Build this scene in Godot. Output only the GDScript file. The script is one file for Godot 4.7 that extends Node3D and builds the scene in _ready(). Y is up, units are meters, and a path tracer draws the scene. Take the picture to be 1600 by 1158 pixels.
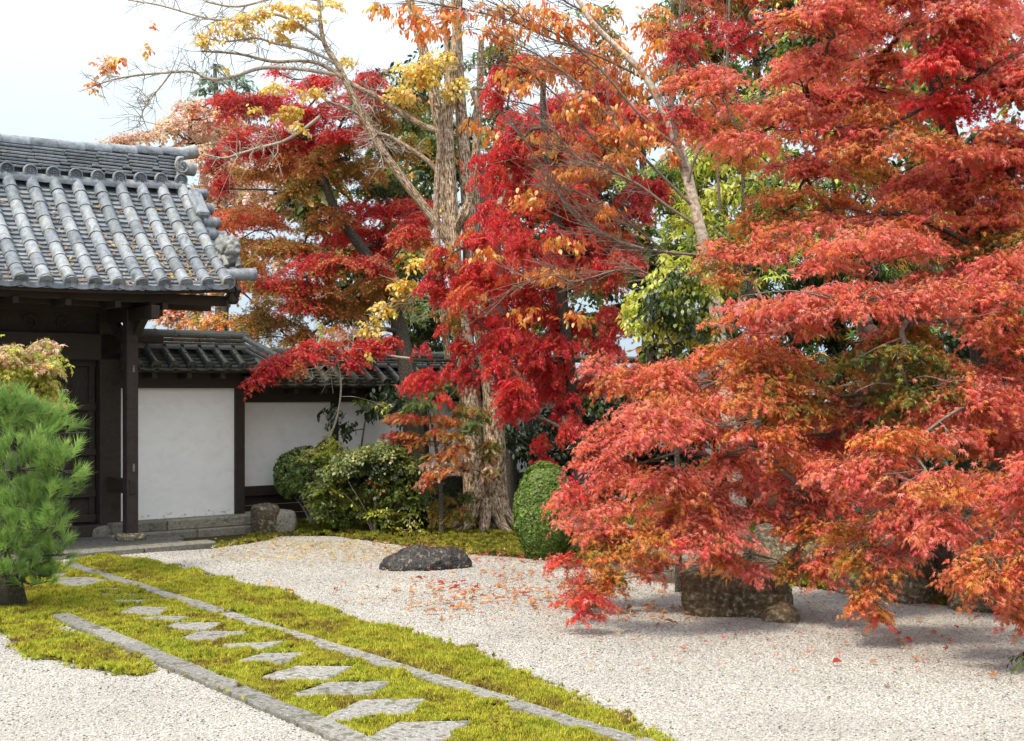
extends Node3D
# A temple garden in autumn: roofed gate and white walls, raked gravel, a mossy path, maples in colour.

const F := 2000.0      # focal length in photo pixels
const HX := 800.0
const HY := 610.0      # height of the horizon in the photo
const EYE := 2.0       # the eye stands on the veranda, two metres above the gravel

var R := RandomNumberGenerator.new()
var noise := FastNoiseLite.new()
var M := {}            # materials
var used_names := {}

class MB:
	var v := PackedVector3Array()
	var n := PackedVector3Array()
	var c := PackedColorArray()
	var uv := PackedVector2Array()

	func tri(a: Vector3, b: Vector3, d: Vector3, col := Color.WHITE) -> void:
		var nn := (b - a).cross(d - a).normalized()
		v.append(a); v.append(d); v.append(b)
		for k in 3:
			n.append(nn); c.append(col); uv.append(Vector2.ZERO)

	func tri_n(a: Vector3, b: Vector3, d: Vector3, na: Vector3, nb: Vector3, nd: Vector3, ua: Vector2, ub: Vector2, ud: Vector2, col: Color) -> void:
		v.append(a); v.append(d); v.append(b)
		n.append(na); n.append(nd); n.append(nb)
		uv.append(ua); uv.append(ud); uv.append(ub)
		c.append(col); c.append(col); c.append(col)

	func quad(a: Vector3, b: Vector3, d: Vector3, e: Vector3, col := Color.WHITE) -> void:
		tri(a, b, d, col)
		tri(a, d, e, col)

	# a box with chamfered edges, centred on xf
	func box(xf: Transform3D, size: Vector3, bevel := 0.006, col := Color.WHITE) -> void:
		var h := size * 0.5
		var b: float = min(bevel, min(h.x, min(h.y, h.z)) * 0.6)
		for ax in 3:
			for s in [-1.0, 1.0]:
				var u := (ax + 1) % 3
				var w := (ax + 2) % 3
				var p := []
				for q in [[-1, -1], [1, -1], [1, 1], [-1, 1]]:
					var t := Vector3()
					t[ax] = s * h[ax]
					t[u] = q[0] * (h[u] - b)
					t[w] = q[1] * (h[w] - b)
					p.append(xf * t)
				if s > 0: quad(p[0], p[1], p[2], p[3], col)
				else: quad(p[3], p[2], p[1], p[0], col)
		if b <= 0.0: return
		for ax in 3:
			var u := (ax + 1) % 3
			var w := (ax + 2) % 3
			for su in [-1.0, 1.0]:
				for sw in [-1.0, 1.0]:
					var p := []
					for q in [[-1, 0], [1, 0], [1, 1], [-1, 1]]:
						var t := Vector3()
						t[ax] = q[0] * (h[ax] - b)
						t[u] = su * (h[u] - (b if q[1] == 0 else 0.0))
						t[w] = sw * (h[w] - (0.0 if q[1] == 0 else b))
						p.append(xf * t)
					if su * sw < 0: quad(p[0], p[1], p[2], p[3], col)
					else: quad(p[3], p[2], p[1], p[0], col)
		for sx in [-1.0, 1.0]:
			for sy in [-1.0, 1.0]:
				for sz in [-1.0, 1.0]:
					var s := Vector3(sx, sy, sz)
					var a := xf * (s * Vector3(h.x, h.y - b, h.z - b))
					var d := xf * (s * Vector3(h.x - b, h.y, h.z - b))
					var e := xf * (s * Vector3(h.x - b, h.y - b, h.z))
					if sx * sy * sz > 0: tri(a, d, e, col)
					else: tri(e, d, a, col)

	# a tapering tube along a path, smooth
	func tube(pts: PackedVector3Array, rad: PackedFloat32Array, sides := 8, col := Color.WHITE, flute := 0.0, lobes := 5, ends := true) -> void:
		var m := pts.size()
		var side := Vector3.RIGHT
		var rings := []
		var norms := []
		var along := 0.0
		var al := PackedFloat32Array()
		for i in m:
			var d: Vector3 = (pts[min(i + 1, m - 1)] - pts[max(i - 1, 0)]).normalized()
			if i == 0:
				side = d.cross(Vector3.UP if absf(d.y) < 0.9 else Vector3.RIGHT).normalized()
			side = (side - d * side.dot(d)).normalized()
			var up := d.cross(side)
			if i > 0: along += pts[i].distance_to(pts[i - 1])
			al.append(along)
			var ring := PackedVector3Array()
			var nor := PackedVector3Array()
			for k in sides + 1:
				var a := TAU * k / sides
				var o := side * cos(a) + up * sin(a)
				var f := 1.0 + flute * (sin(a * lobes + along * 0.7) + 0.6 * sin(a * (lobes * 2 + 1) + 1.3 - along * 0.5)) * 0.5
				ring.append(pts[i] + o * rad[i] * f)
				nor.append(o)
			rings.append(ring)
			norms.append(nor)
		for i in m - 1:
			for k in sides:
				var a: Vector3 = rings[i][k]
				var b: Vector3 = rings[i][k + 1]
				var d: Vector3 = rings[i + 1][k + 1]
				var e: Vector3 = rings[i + 1][k]
				var na: Vector3 = norms[i][k]
				var nb: Vector3 = norms[i][k + 1]
				var nd: Vector3 = norms[i + 1][k + 1]
				var ne: Vector3 = norms[i + 1][k]
				if flute > 0.0:
					var g := (b - a).cross(e - a).normalized()
					if g.dot(na) < 0: g = -g
					na = (na + g * 1.6).normalized(); nb = (nb + g * 1.6).normalized()
					nd = (nd + g * 1.6).normalized(); ne = (ne + g * 1.6).normalized()
				var u0 := float(k) / sides
				var u1 := float(k + 1) / sides
				tri_n(a, b, d, na, nb, nd, Vector2(u0, al[i]), Vector2(u1, al[i]), Vector2(u1, al[i + 1]), col)
				tri_n(a, d, e, na, nd, ne, Vector2(u0, al[i]), Vector2(u1, al[i + 1]), Vector2(u0, al[i + 1]), col)
		if ends:
			for k in sides:
				tri(pts[0], rings[0][k + 1], rings[0][k], col)
				tri(pts[m - 1], rings[m - 1][k], rings[m - 1][k + 1], col)

	# a grid of points as a smooth sheet; rows of equal length
	func sheet(rows: Array, col := Color.WHITE, flip := false) -> void:
		var nr := rows.size()
		var nc: int = rows[0].size()
		var nor := []
		for i in nr:
			var line := PackedVector3Array()
			for k in nc:
				var du: Vector3 = rows[i][min(k + 1, nc - 1)] - rows[i][max(k - 1, 0)]
				var dv: Vector3 = rows[min(i + 1, nr - 1)][k] - rows[max(i - 1, 0)][k]
				var g := du.cross(dv)
				if g.length() < 1e-9: g = Vector3.UP
				line.append(g.normalized() * (-1.0 if flip else 1.0))
			nor.append(line)
		var z := Vector2.ZERO
		for i in nr - 1:
			for k in nc - 1:
				if flip:
					tri_n(rows[i][k], rows[i + 1][k], rows[i + 1][k + 1], nor[i][k], nor[i + 1][k], nor[i + 1][k + 1], z, z, z, col)
					tri_n(rows[i][k], rows[i + 1][k + 1], rows[i][k + 1], nor[i][k], nor[i + 1][k + 1], nor[i][k + 1], z, z, z, col)
				else:
					tri_n(rows[i][k], rows[i][k + 1], rows[i + 1][k + 1], nor[i][k], nor[i][k + 1], nor[i + 1][k + 1], z, z, z, col)
					tri_n(rows[i][k], rows[i + 1][k + 1], rows[i + 1][k], nor[i][k], nor[i + 1][k + 1], nor[i + 1][k], z, z, z, col)

	func mesh() -> ArrayMesh:
		var a := []
		a.resize(Mesh.ARRAY_MAX)
		a[Mesh.ARRAY_VERTEX] = v
		a[Mesh.ARRAY_NORMAL] = n
		a[Mesh.ARRAY_COLOR] = c
		a[Mesh.ARRAY_TEX_UV] = uv
		var m := ArrayMesh.new()
		m.add_surface_from_arrays(Mesh.PRIMITIVE_TRIANGLES, a)
		return m

# ---------------------------------------------------------------- small helpers
func G(px: float, py: float, h := 0.0) -> Vector3:
	var d := (EYE - h) * F / (py - HY)
	return Vector3((px - HX) / F * d, h, -d)

func P(px: float, py: float, d: float) -> Vector3:
	return Vector3((px - HX) / F * d, EYE + (HY - py) / F * d, -d)

func at(x: float, y: float, z: float) -> Transform3D:
	return Transform3D(Basis(), Vector3(x, y, z))

func numbered(n: String) -> String:
	if not used_names.has(n):
		used_names[n] = 0
		return n
	used_names[n] += 1
	return "%s_%03d" % [n, used_names[n]]

func tag(o: Node3D, label: String, category: String, group := "", kind := "") -> Node3D:
	if label: o.set_meta("label", label)
	if category: o.set_meta("category", category)
	if group: o.set_meta("group", group)
	if kind: o.set_meta("kind", kind)
	return o

func thing(called: String, label: String, category: String, xf := Transform3D(), group := "", kind := "") -> Node3D:
	var o := Node3D.new()
	o.name = numbered(called)
	o.transform = xf
	add_child(o)
	return tag(o, label, category, group, kind)

func part(called: String, m: Mesh, mat: Material, parent: Node3D, xf := Transform3D(), kind := "") -> MeshInstance3D:
	var o := MeshInstance3D.new()
	o.name = called
	o.mesh = m
	o.material_override = mat
	o.transform = xf
	parent.add_child(o, true)
	if kind: o.set_meta("kind", kind)
	return o

func single(called: String, m: Mesh, mat: Material, label: String, category: String, xf := Transform3D(), group := "", kind := "") -> MeshInstance3D:
	var o := MeshInstance3D.new()
	o.name = numbered(called)
	o.mesh = m
	o.material_override = mat
	o.transform = xf
	add_child(o)
	tag(o, label, category, group, kind)
	return o

# many copies of one mesh as one uncountable mass
func mass(called: String, m: Mesh, mat: Material, where: Array, tint: PackedColorArray, parent: Node3D) -> MultiMeshInstance3D:
	var mm := MultiMesh.new()
	mm.transform_format = MultiMesh.TRANSFORM_3D
	mm.use_colors = true
	mm.mesh = m
	mm.instance_count = where.size()
	for i in where.size():
		mm.set_instance_transform(i, where[i])
		mm.set_instance_color(i, tint[i])
	var o := MultiMeshInstance3D.new()
	o.name = called if parent != self else numbered(called)
	o.multimesh = mm
	o.material_override = mat
	parent.add_child(o, true)
	o.set_meta("kind", "stuff")
	return o

func boxmesh(size: Vector3, bevel := 0.006, col := Color.WHITE) -> ArrayMesh:
	var b := MB.new()
	b.box(Transform3D(), size, bevel, col)
	return b.mesh()

func spline(p: PackedVector3Array, per := 4) -> PackedVector3Array:
	var out := PackedVector3Array()
	var m := p.size()
	for i in m - 1:
		var a := p[max(i - 1, 0)]
		var d := p[min(i + 2, m - 1)]
		for k in per:
			out.append(p[i].cubic_interpolate(p[i + 1], a, d, float(k) / per))
	out.append(p[m - 1])
	return out

func taper(m: int, r0: float, r1: float, e := 1.0) -> PackedFloat32Array:
	var out := PackedFloat32Array()
	for i in m:
		out.append(lerpf(r0, r1, pow(float(i) / max(m - 1, 1), e)))
	return out

func poly(p: PackedVector2Array) -> PackedInt32Array:
	return Geometry2D.triangulate_polygon(p)

# a boulder: an ellipsoid (or rounded block with power p) broken up by noise, its foot in the ground
func boulder(rad: Vector3, p: float, amp: float, freq: float, sd: int, ridged := 0.5, nu := 44, nv := 26, sink := 0.25, col := Color.WHITE) -> ArrayMesh:
	var fn := FastNoiseLite.new()
	fn.seed = sd
	fn.frequency = freq
	fn.fractal_octaves = 4
	var fc := FastNoiseLite.new()
	fc.seed = sd + 7
	fc.noise_type = FastNoiseLite.TYPE_CELLULAR
	fc.cellular_return_type = FastNoiseLite.RETURN_DISTANCE2_SUB
	fc.frequency = freq * 0.8
	var rows := []
	for i in nv + 1:
		var th := -PI / 2 + PI * i / nv
		var line := PackedVector3Array()
		for k in nu + 1:
			var ph := -TAU * (k % nu) / nu
			var d := Vector3(cos(th) * cos(ph), sin(th), cos(th) * sin(ph))
			var l := pow(pow(absf(d.x), p) + pow(absf(d.y), p) + pow(absf(d.z), p), -1.0 / p)
			var q := d * l * rad
			var f := 1.0 + amp * (fn.get_noise_3dv(q) + ridged * (0.35 - fc.get_noise_3dv(q) - 0.6))
			q *= f
			q.y = q.y + rad.y * (1.0 - 2.0 * sink)
			if q.y < -0.08: q.y = -0.08
			line.append(q)
		rows.append(line)
	var b := MB.new()
	b.sheet(rows, col)
	return b.mesh()

# ---------------------------------------------------------------- materials
func ntex(freq: float, cols: Array, oct := 4, sz := 512, kind := FastNoiseLite.TYPE_SIMPLEX_SMOOTH, sd := 1, stops := []) -> NoiseTexture2D:
	var f := FastNoiseLite.new()
	f.noise_type = kind
	f.seed = sd
	f.frequency = freq
	f.fractal_octaves = oct
	if kind == FastNoiseLite.TYPE_CELLULAR:
		f.fractal_type = FastNoiseLite.FRACTAL_NONE
	var t := NoiseTexture2D.new()
	t.width = sz
	t.height = sz
	t.seamless = true
	t.noise = f
	var g := Gradient.new()
	var of := PackedFloat32Array()
	var cc := PackedColorArray()
	for i in cols.size():
		of.append(0.5 + 0.55 * ((stops[i] if stops.size() else float(i) / max(cols.size() - 1, 1)) - 0.5))
		var q: Color = cols[i]
		cc.append(q.linear_to_srgb())
	g.offsets = of
	g.colors = cc
	t.color_ramp = g
	return t

func mat(called: String, albedo: Texture2D, scale: float, rough := 0.8, bump: Texture2D = null, bump_cm := 0.5, spec := 0.5, vcol := true, stretch := Vector3.ONE) -> StandardMaterial3D:
	var m := StandardMaterial3D.new()
	m.resource_name = called
	m.roughness = rough
	m.metallic_specular = spec
	m.vertex_color_use_as_albedo = vcol
	if albedo:
		m.albedo_texture = albedo
		m.uv1_triplanar = true
		m.uv1_world_triplanar = true
		m.uv1_scale = stretch * scale
	if bump:
		m.heightmap_enabled = true
		m.heightmap_texture = bump
		m.heightmap_scale = bump_cm
	return m

func lin(r: float, g: float, b: float) -> Color:
	return Color(r, g, b)

func leaf_mat(called: String, rough: float, back: float, spec := 0.5) -> StandardMaterial3D:
	var m := StandardMaterial3D.new()
	m.resource_name = called
	m.roughness = rough
	m.metallic_specular = spec
	m.vertex_color_use_as_albedo = true
	m.backlight_enabled = true
	m.backlight = Color(back, back, back).linear_to_srgb()
	m.cull_mode = BaseMaterial3D.CULL_DISABLED
	return m

func make_materials() -> void:
	var fine := ntex(0.05, [lin(0.2, 0.2, 0.2), lin(0.9, 0.9, 0.9)], 5, 512, FastNoiseLite.TYPE_SIMPLEX_SMOOTH, 5)
	var cells := ntex(0.06, [lin(0.95, 0.95, 0.95), lin(0.1, 0.1, 0.1)], 1, 512, FastNoiseLite.TYPE_CELLULAR, 9)
	var grain := ntex(0.03, [lin(0.45, 0.4, 0.36), lin(1, 1, 1), lin(0.6, 0.55, 0.52), lin(1.0, 0.97, 0.93)], 5, 512, FastNoiseLite.TYPE_SIMPLEX_SMOOTH, 3)
	M.wood = mat("dark weathered timber", grain, 1.0, 0.62, fine, 0.25, 0.4, true, Vector3(6, 0.45, 6))
	M.beam = mat("dark weathered beam", grain, 1.0, 0.62, fine, 0.25, 0.4, true, Vector3(0.7, 6, 0.7))
	var tile_t := ntex(0.012, [lin(0.42, 0.43, 0.45), lin(0.78, 0.8, 0.83), lin(0.98, 0.99, 1.0), lin(0.66, 0.69, 0.73), lin(0.95, 0.93, 0.84)], 6, 512, FastNoiseLite.TYPE_SIMPLEX_SMOOTH, 21, [0.0, 0.38, 0.5, 0.7, 1.0])
	M.tile = mat("smoked roof tile", tile_t, 1.4, 0.62, fine, 0.15, 0.4)
	var old_t := ntex(0.014, [lin(0.35, 0.4, 0.3), lin(0.8, 0.85, 0.8), lin(0.55, 0.52, 0.34), lin(1, 1, 1)], 6, 512, FastNoiseLite.TYPE_SIMPLEX_SMOOTH, 33, [0.0, 0.42, 0.62, 1.0])
	M.old_tile = mat("dark mossy wall tile", old_t, 1.6, 0.4, fine, 0.2, 0.5)
	var pl := ntex(0.006, [lin(0.92, 0.915, 0.9), lin(0.98, 0.975, 0.965), lin(0.94, 0.935, 0.92)], 6, 512, FastNoiseLite.TYPE_SIMPLEX_SMOOTH, 41)
	M.plaster = mat("white lime plaster", pl, 0.6, 0.9, fine, 0.08, 0.3)
	var st := ntex(0.03, [lin(0.3, 0.28, 0.22), lin(0.8, 0.79, 0.77), lin(0.5, 0.48, 0.42), lin(1, 1, 1)], 6, 512, FastNoiseLite.TYPE_SIMPLEX_SMOOTH, 51)
	M.stone = mat("grey cut stone", st, 1.5, 0.8, fine, 0.5, 0.4)
	var lich := ntex(0.02, [lin(0.1, 0.07, 0.045), lin(0.24, 0.16, 0.1), lin(0.13, 0.11, 0.07), lin(0.3, 0.24, 0.15), lin(0.24, 0.24, 0.13), lin(0.7, 0.68, 0.55)], 7, 512, FastNoiseLite.TYPE_SIMPLEX_SMOOTH, 61, [0.0, 0.4, 0.5, 0.6, 0.75, 1.0])
	M.lichen_stone = mat("brown stone with lichen", lich, 1.5, 0.85, fine, 1.2, 0.4)
	var rk := ntex(0.018, [lin(0.012, 0.012, 0.014), lin(0.04, 0.036, 0.036), lin(0.014, 0.014, 0.017), lin(0.06, 0.045, 0.032), lin(0.26, 0.24, 0.18)], 6, 512, FastNoiseLite.TYPE_SIMPLEX_SMOOTH, 71, [0.0, 0.42, 0.6, 0.82, 1.1])
	M.dark_rock = mat("dark wet rock", rk, 1.6, 0.36, fine, 1.6, 0.35)
	var gv := ntex(0.11, [lin(0.3, 0.28, 0.25), lin(0.26, 0.245, 0.215), lin(0.3, 0.28, 0.245), lin(0.23, 0.21, 0.185)], 3, 1024, FastNoiseLite.TYPE_CELLULAR, 81)
	M.gravel = mat("pale gravel", gv, 0.55, 0.9, cells, 0.6, 0.3)
	M.pebble = mat("gravel stone", null, 1.0, 0.85)
	var ms := ntex(0.05, [lin(0.05, 0.045, 0.02), lin(0.14, 0.13, 0.025), lin(0.2, 0.17, 0.03), lin(0.1, 0.1, 0.02)], 5, 512, FastNoiseLite.TYPE_SIMPLEX_SMOOTH, 91)
	M.moss_bed = mat("moss bed", ms, 1.2, 0.95, fine, 2.0, 0.2)
	var so := ntex(0.04, [lin(0.03, 0.028, 0.014), lin(0.07, 0.065, 0.022), lin(0.05, 0.055, 0.018), lin(0.09, 0.07, 0.03)], 5, 512, FastNoiseLite.TYPE_SIMPLEX_SMOOTH, 95)
	M.soil = mat("dark mossy soil", so, 0.5, 0.95, fine, 2.0, 0.2)
	M.moss = leaf_mat("moss", 0.8, 0.5, 0.25)
	M.leaf = leaf_mat("leaf", 0.42, 0.95, 0.7)
	M.glossy_leaf = leaf_mat("glossy leaf", 0.42, 0.5, 0.5)
	M.needle = leaf_mat("needle", 0.45, 0.4, 0.4)
	var bk := ntex(0.03, [lin(0.03, 0.026, 0.02), lin(0.075, 0.062, 0.05), lin(0.04, 0.036, 0.028), lin(0.2, 0.19, 0.16)], 5, 512, FastNoiseLite.TYPE_SIMPLEX_SMOOTH, 101, [0.0, 0.45, 0.68, 1.0])
	M.bark = mat("dark maple bark", bk, 2.5, 0.85, fine, 0.6, 0.4)
	M.pale_bark = mat("pale peeling bark", ntex(0.018, [lin(0.1, 0.058, 0.034), lin(0.32, 0.21, 0.13), lin(0.68, 0.61, 0.5), lin(0.28, 0.17, 0.1), lin(0.74, 0.7, 0.6)], 6, 512, FastNoiseLite.TYPE_SIMPLEX_SMOOTH, 111, [0.0, 0.36, 0.5, 0.63, 0.9]), 1.0, 0.85, fine, 0.25, 0.35)
	M.pale_bark.uv1_triplanar = false
	M.pale_bark.uv1_world_triplanar = false
	M.pale_bark.uv1_scale = Vector3(2, 0.8, 1)
	M.white_bark = mat("smooth white bark", ntex(0.012, [lin(0.3, 0.2, 0.13), lin(0.6, 0.55, 0.47), lin(0.72, 0.69, 0.62), lin(0.45, 0.28, 0.16)], 5, 512, FastNoiseLite.TYPE_SIMPLEX_SMOOTH, 121), 1.2, 0.7, fine, 0.3)
	var gb := ntex(0.02, [lin(0.3, 0.25, 0.19), lin(0.5, 0.44, 0.35), lin(0.2, 0.16, 0.12), lin(0.55, 0.52, 0.46)], 5, 512, FastNoiseLite.TYPE_SIMPLEX_SMOOTH, 131)
	M.branch = mat("grey brown branch", gb, 2.0, 0.85, fine, 0.4)
	M.twig = mat("brown twig", ntex(0.02, [lin(0.09, 0.06, 0.045), lin(0.22, 0.17, 0.13), lin(0.12, 0.08, 0.06)], 5, 256, FastNoiseLite.TYPE_SIMPLEX_SMOOTH, 141), 2.0, 0.85)
	# broad stains and weathering over the fine grain
	stain(M.stone, [lin(0.5, 0.47, 0.4), lin(1, 1, 1), lin(0.78, 0.76, 0.72), lin(1, 1, 1), lin(0.45, 0.47, 0.36)], 0.9, 151)
	stain(M.tile, [lin(0.62, 0.63, 0.6), lin(1, 1, 1), lin(0.82, 0.84, 0.86), lin(1, 1, 1), lin(0.7, 0.68, 0.58)], 0.7, 152)
	stain(M.plaster, [lin(0.93, 0.92, 0.9), lin(1, 1, 1), lin(0.97, 0.97, 0.96), lin(1, 1, 1)], 0.5, 153)
	stain(M.wood, [lin(0.55, 0.52, 0.5), lin(1, 1, 1), lin(0.75, 0.74, 0.74), lin(1, 1, 1)], 0.6, 154)
	stain(M.pale_bark, [lin(0.35, 0.26, 0.2), lin(1, 1, 1), lin(0.6, 0.5, 0.42), lin(1, 1, 1), lin(0.42, 0.4, 0.28)], 0.8, 155)
	stain(M.white_bark, [lin(0.5, 0.4, 0.32), lin(1, 1, 1), lin(0.8, 0.74, 0.68), lin(1, 1, 1)], 1.0, 156)

func stain(m: StandardMaterial3D, cols: Array, scale: float, sd: int) -> void:
	m.detail_enabled = true
	m.detail_albedo = ntex(0.012, cols, 6, 512, FastNoiseLite.TYPE_SIMPLEX_SMOOTH, sd)
	m.detail_blend_mode = BaseMaterial3D.BLEND_MODE_MUL
	m.detail_uv_layer = BaseMaterial3D.DETAIL_UV_2
	m.uv2_triplanar = true
	m.uv2_world_triplanar = true
	m.uv2_scale = Vector3.ONE * scale

# ---------------------------------------------------------------- foliage
var PAL := {}

func make_palettes() -> void:
	PAL = {
		"C": [lin(0.88, 0.25, 0.19), lin(0.87, 0.17, 0.145), lin(0.9, 0.34, 0.26), lin(0.88, 0.25, 0.12), lin(0.86, 0.3, 0.1)],
		"R": [lin(0.84, 0.045, 0.05), lin(0.86, 0.09, 0.07), lin(0.8, 0.03, 0.06), lin(0.85, 0.13, 0.05)],
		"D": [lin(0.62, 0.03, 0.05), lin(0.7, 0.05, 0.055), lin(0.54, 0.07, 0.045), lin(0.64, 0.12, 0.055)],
		"O": [lin(0.82, 0.36, 0.06), lin(0.8, 0.26, 0.05), lin(0.84, 0.44, 0.1), lin(0.82, 0.2, 0.055)],
		"B": [lin(0.76, 0.27, 0.08), lin(0.8, 0.22, 0.09), lin(0.68, 0.34, 0.07), lin(0.82, 0.36, 0.09)],
		"L": [lin(0.46, 0.34, 0.045), lin(0.56, 0.27, 0.04), lin(0.33, 0.34, 0.045), lin(0.64, 0.32, 0.045)],
		"G": [lin(0.15, 0.23, 0.038), lin(0.22, 0.3, 0.045), lin(0.1, 0.18, 0.03)],
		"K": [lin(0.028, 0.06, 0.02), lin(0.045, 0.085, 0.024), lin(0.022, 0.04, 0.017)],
		"Y": [lin(0.86, 0.64, 0.1), lin(0.88, 0.56, 0.09), lin(0.84, 0.68, 0.2)],
		"V": [lin(0.62, 0.72, 0.08), lin(0.5, 0.62, 0.07), lin(0.74, 0.76, 0.12)],
		"P": [lin(0.9, 0.64, 0.47), lin(0.9, 0.55, 0.4), lin(0.86, 0.68, 0.52), lin(0.88, 0.68, 0.38)],
		"A": [lin(0.2, 0.3, 0.08), lin(0.32, 0.4, 0.1), lin(0.46, 0.48, 0.15), lin(0.25, 0.34, 0.08)],
		"H": [lin(0.22, 0.32, 0.22), lin(0.28, 0.38, 0.26), lin(0.16, 0.25, 0.17)],  # conifer green, paled with distance haze put into the colour
	}

func tone(key: String) -> Color:
	var l: Array = PAL[key[R.randi() % key.length()]]
	var q: Color = l[R.randi() % l.size()]
	var f := R.randf_range(0.78, 1.16)
	return Color(minf(q.r * f, 0.9), minf(q.g * f * R.randf_range(0.85, 1.18), 0.8), minf(q.b * f, 0.7))

# stalk at the origin, midrib along +z, face up
func add_maple_leaf(b: MB, xf: Transform3D, s: float, lobes: int, col: Color, droop := 0.3) -> void:
	var mid := Vector3(0, 0, 0.2) * s
	var tips := []
	var cut := []
	for i in lobes:
		var t := (float(i) / (lobes - 1)) * 2.0 - 1.0
		var a := t * 2.2
		var l := lerpf(1.0, 0.5, pow(absf(t), 1.3)) * s
		tips.append(mid + Vector3(sin(a) * l, -droop * l * l / s, cos(a) * l))
	for i in lobes + 1:
		var t := (float(i) / lobes) * 2.0 - 1.0
		var a := t * 2.6
		var l: float = (0.15 if i == 0 or i == lobes else 0.29) * s
		cut.append(mid + Vector3(sin(a) * l, 0.03 * s, cos(a) * l))
	for i in lobes:
		b.tri(xf * mid, xf * (cut[i] as Vector3), xf * (tips[i] as Vector3), col)
		b.tri(xf * mid, xf * (tips[i] as Vector3), xf * (cut[i + 1] as Vector3), col)

func add_oval_leaf(b: MB, xf: Transform3D, s: float, wide: float, col: Color, fold := 0.15) -> void:
	var w := wide * s * 0.5
	var p := [Vector3(0, 0, 0), Vector3(w * 0.85, fold * w, 0.3 * s), Vector3(w * 0.8, fold * w - 0.03 * s, 0.65 * s), Vector3(0, -0.1 * s, s), Vector3(-w * 0.8, fold * w - 0.03 * s, 0.65 * s), Vector3(-w * 0.85, fold * w, 0.3 * s)]
	var m := Vector3(0, 0.02 * s, 0.5 * s)
	for i in 6:
		b.tri(xf * m, xf * (p[(i + 1) % 6] as Vector3), xf * (p[i] as Vector3), col)

# a twig along +z that carries leaves left and right
func spray(kind: String, count: int, length: float, s: float, sd: int, flop := 0.55) -> ArrayMesh:
	R.seed = sd
	var b := MB.new()
	var bark := Color(0.16, 0.12, 0.1)
	var side := Vector3(0.0018, 0, 0) * (length / 0.25 + 0.6)
	b.tri(-side, side, Vector3(0, -0.02 * length, length), bark)
	b.tri(Vector3(0, -side.x, 0), Vector3(0, side.x, 0), Vector3(0, -0.02 * length, length), bark)
	for i in count:
		var t := (i + 0.6) / count
		var q := Vector3(0, -0.1 * length * t * t, length * t)
		var yaw := (1.0 if i % 2 == 0 else -1.0) * R.randf_range(0.35, 1.35) * (1.15 - t * 0.7)
		if i == count - 1: yaw = R.randf_range(-0.3, 0.3)
		var bs := Basis(Vector3.UP, yaw) * Basis(Vector3.RIGHT, R.randf_range(-0.1, 0.9) * flop + 0.2) * Basis(Vector3.FORWARD, R.randfn(0.0, 0.45))
		var leaf_tone := R.randf_range(0.82, 1.0)  # leaf brightness differs at random
		var col := Color(leaf_tone, leaf_tone * R.randf_range(0.85, 1.0), leaf_tone * R.randf_range(0.85, 1.0))
		var sz := s * R.randf_range(0.75, 1.15)
		var at_leaf := q + bs * Vector3(0, 0, s * 0.35)
		if kind == "maple": add_maple_leaf(b, Transform3D(bs, at_leaf), sz, 7, col)
		elif kind == "maple5": add_maple_leaf(b, Transform3D(bs, at_leaf), sz, 5, col)
		elif kind == "round": add_oval_leaf(b, Transform3D(bs, q), sz, 0.75, col)
		else: add_oval_leaf(b, Transform3D(bs, q), sz, 0.5, col)
	return b.mesh()

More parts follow.
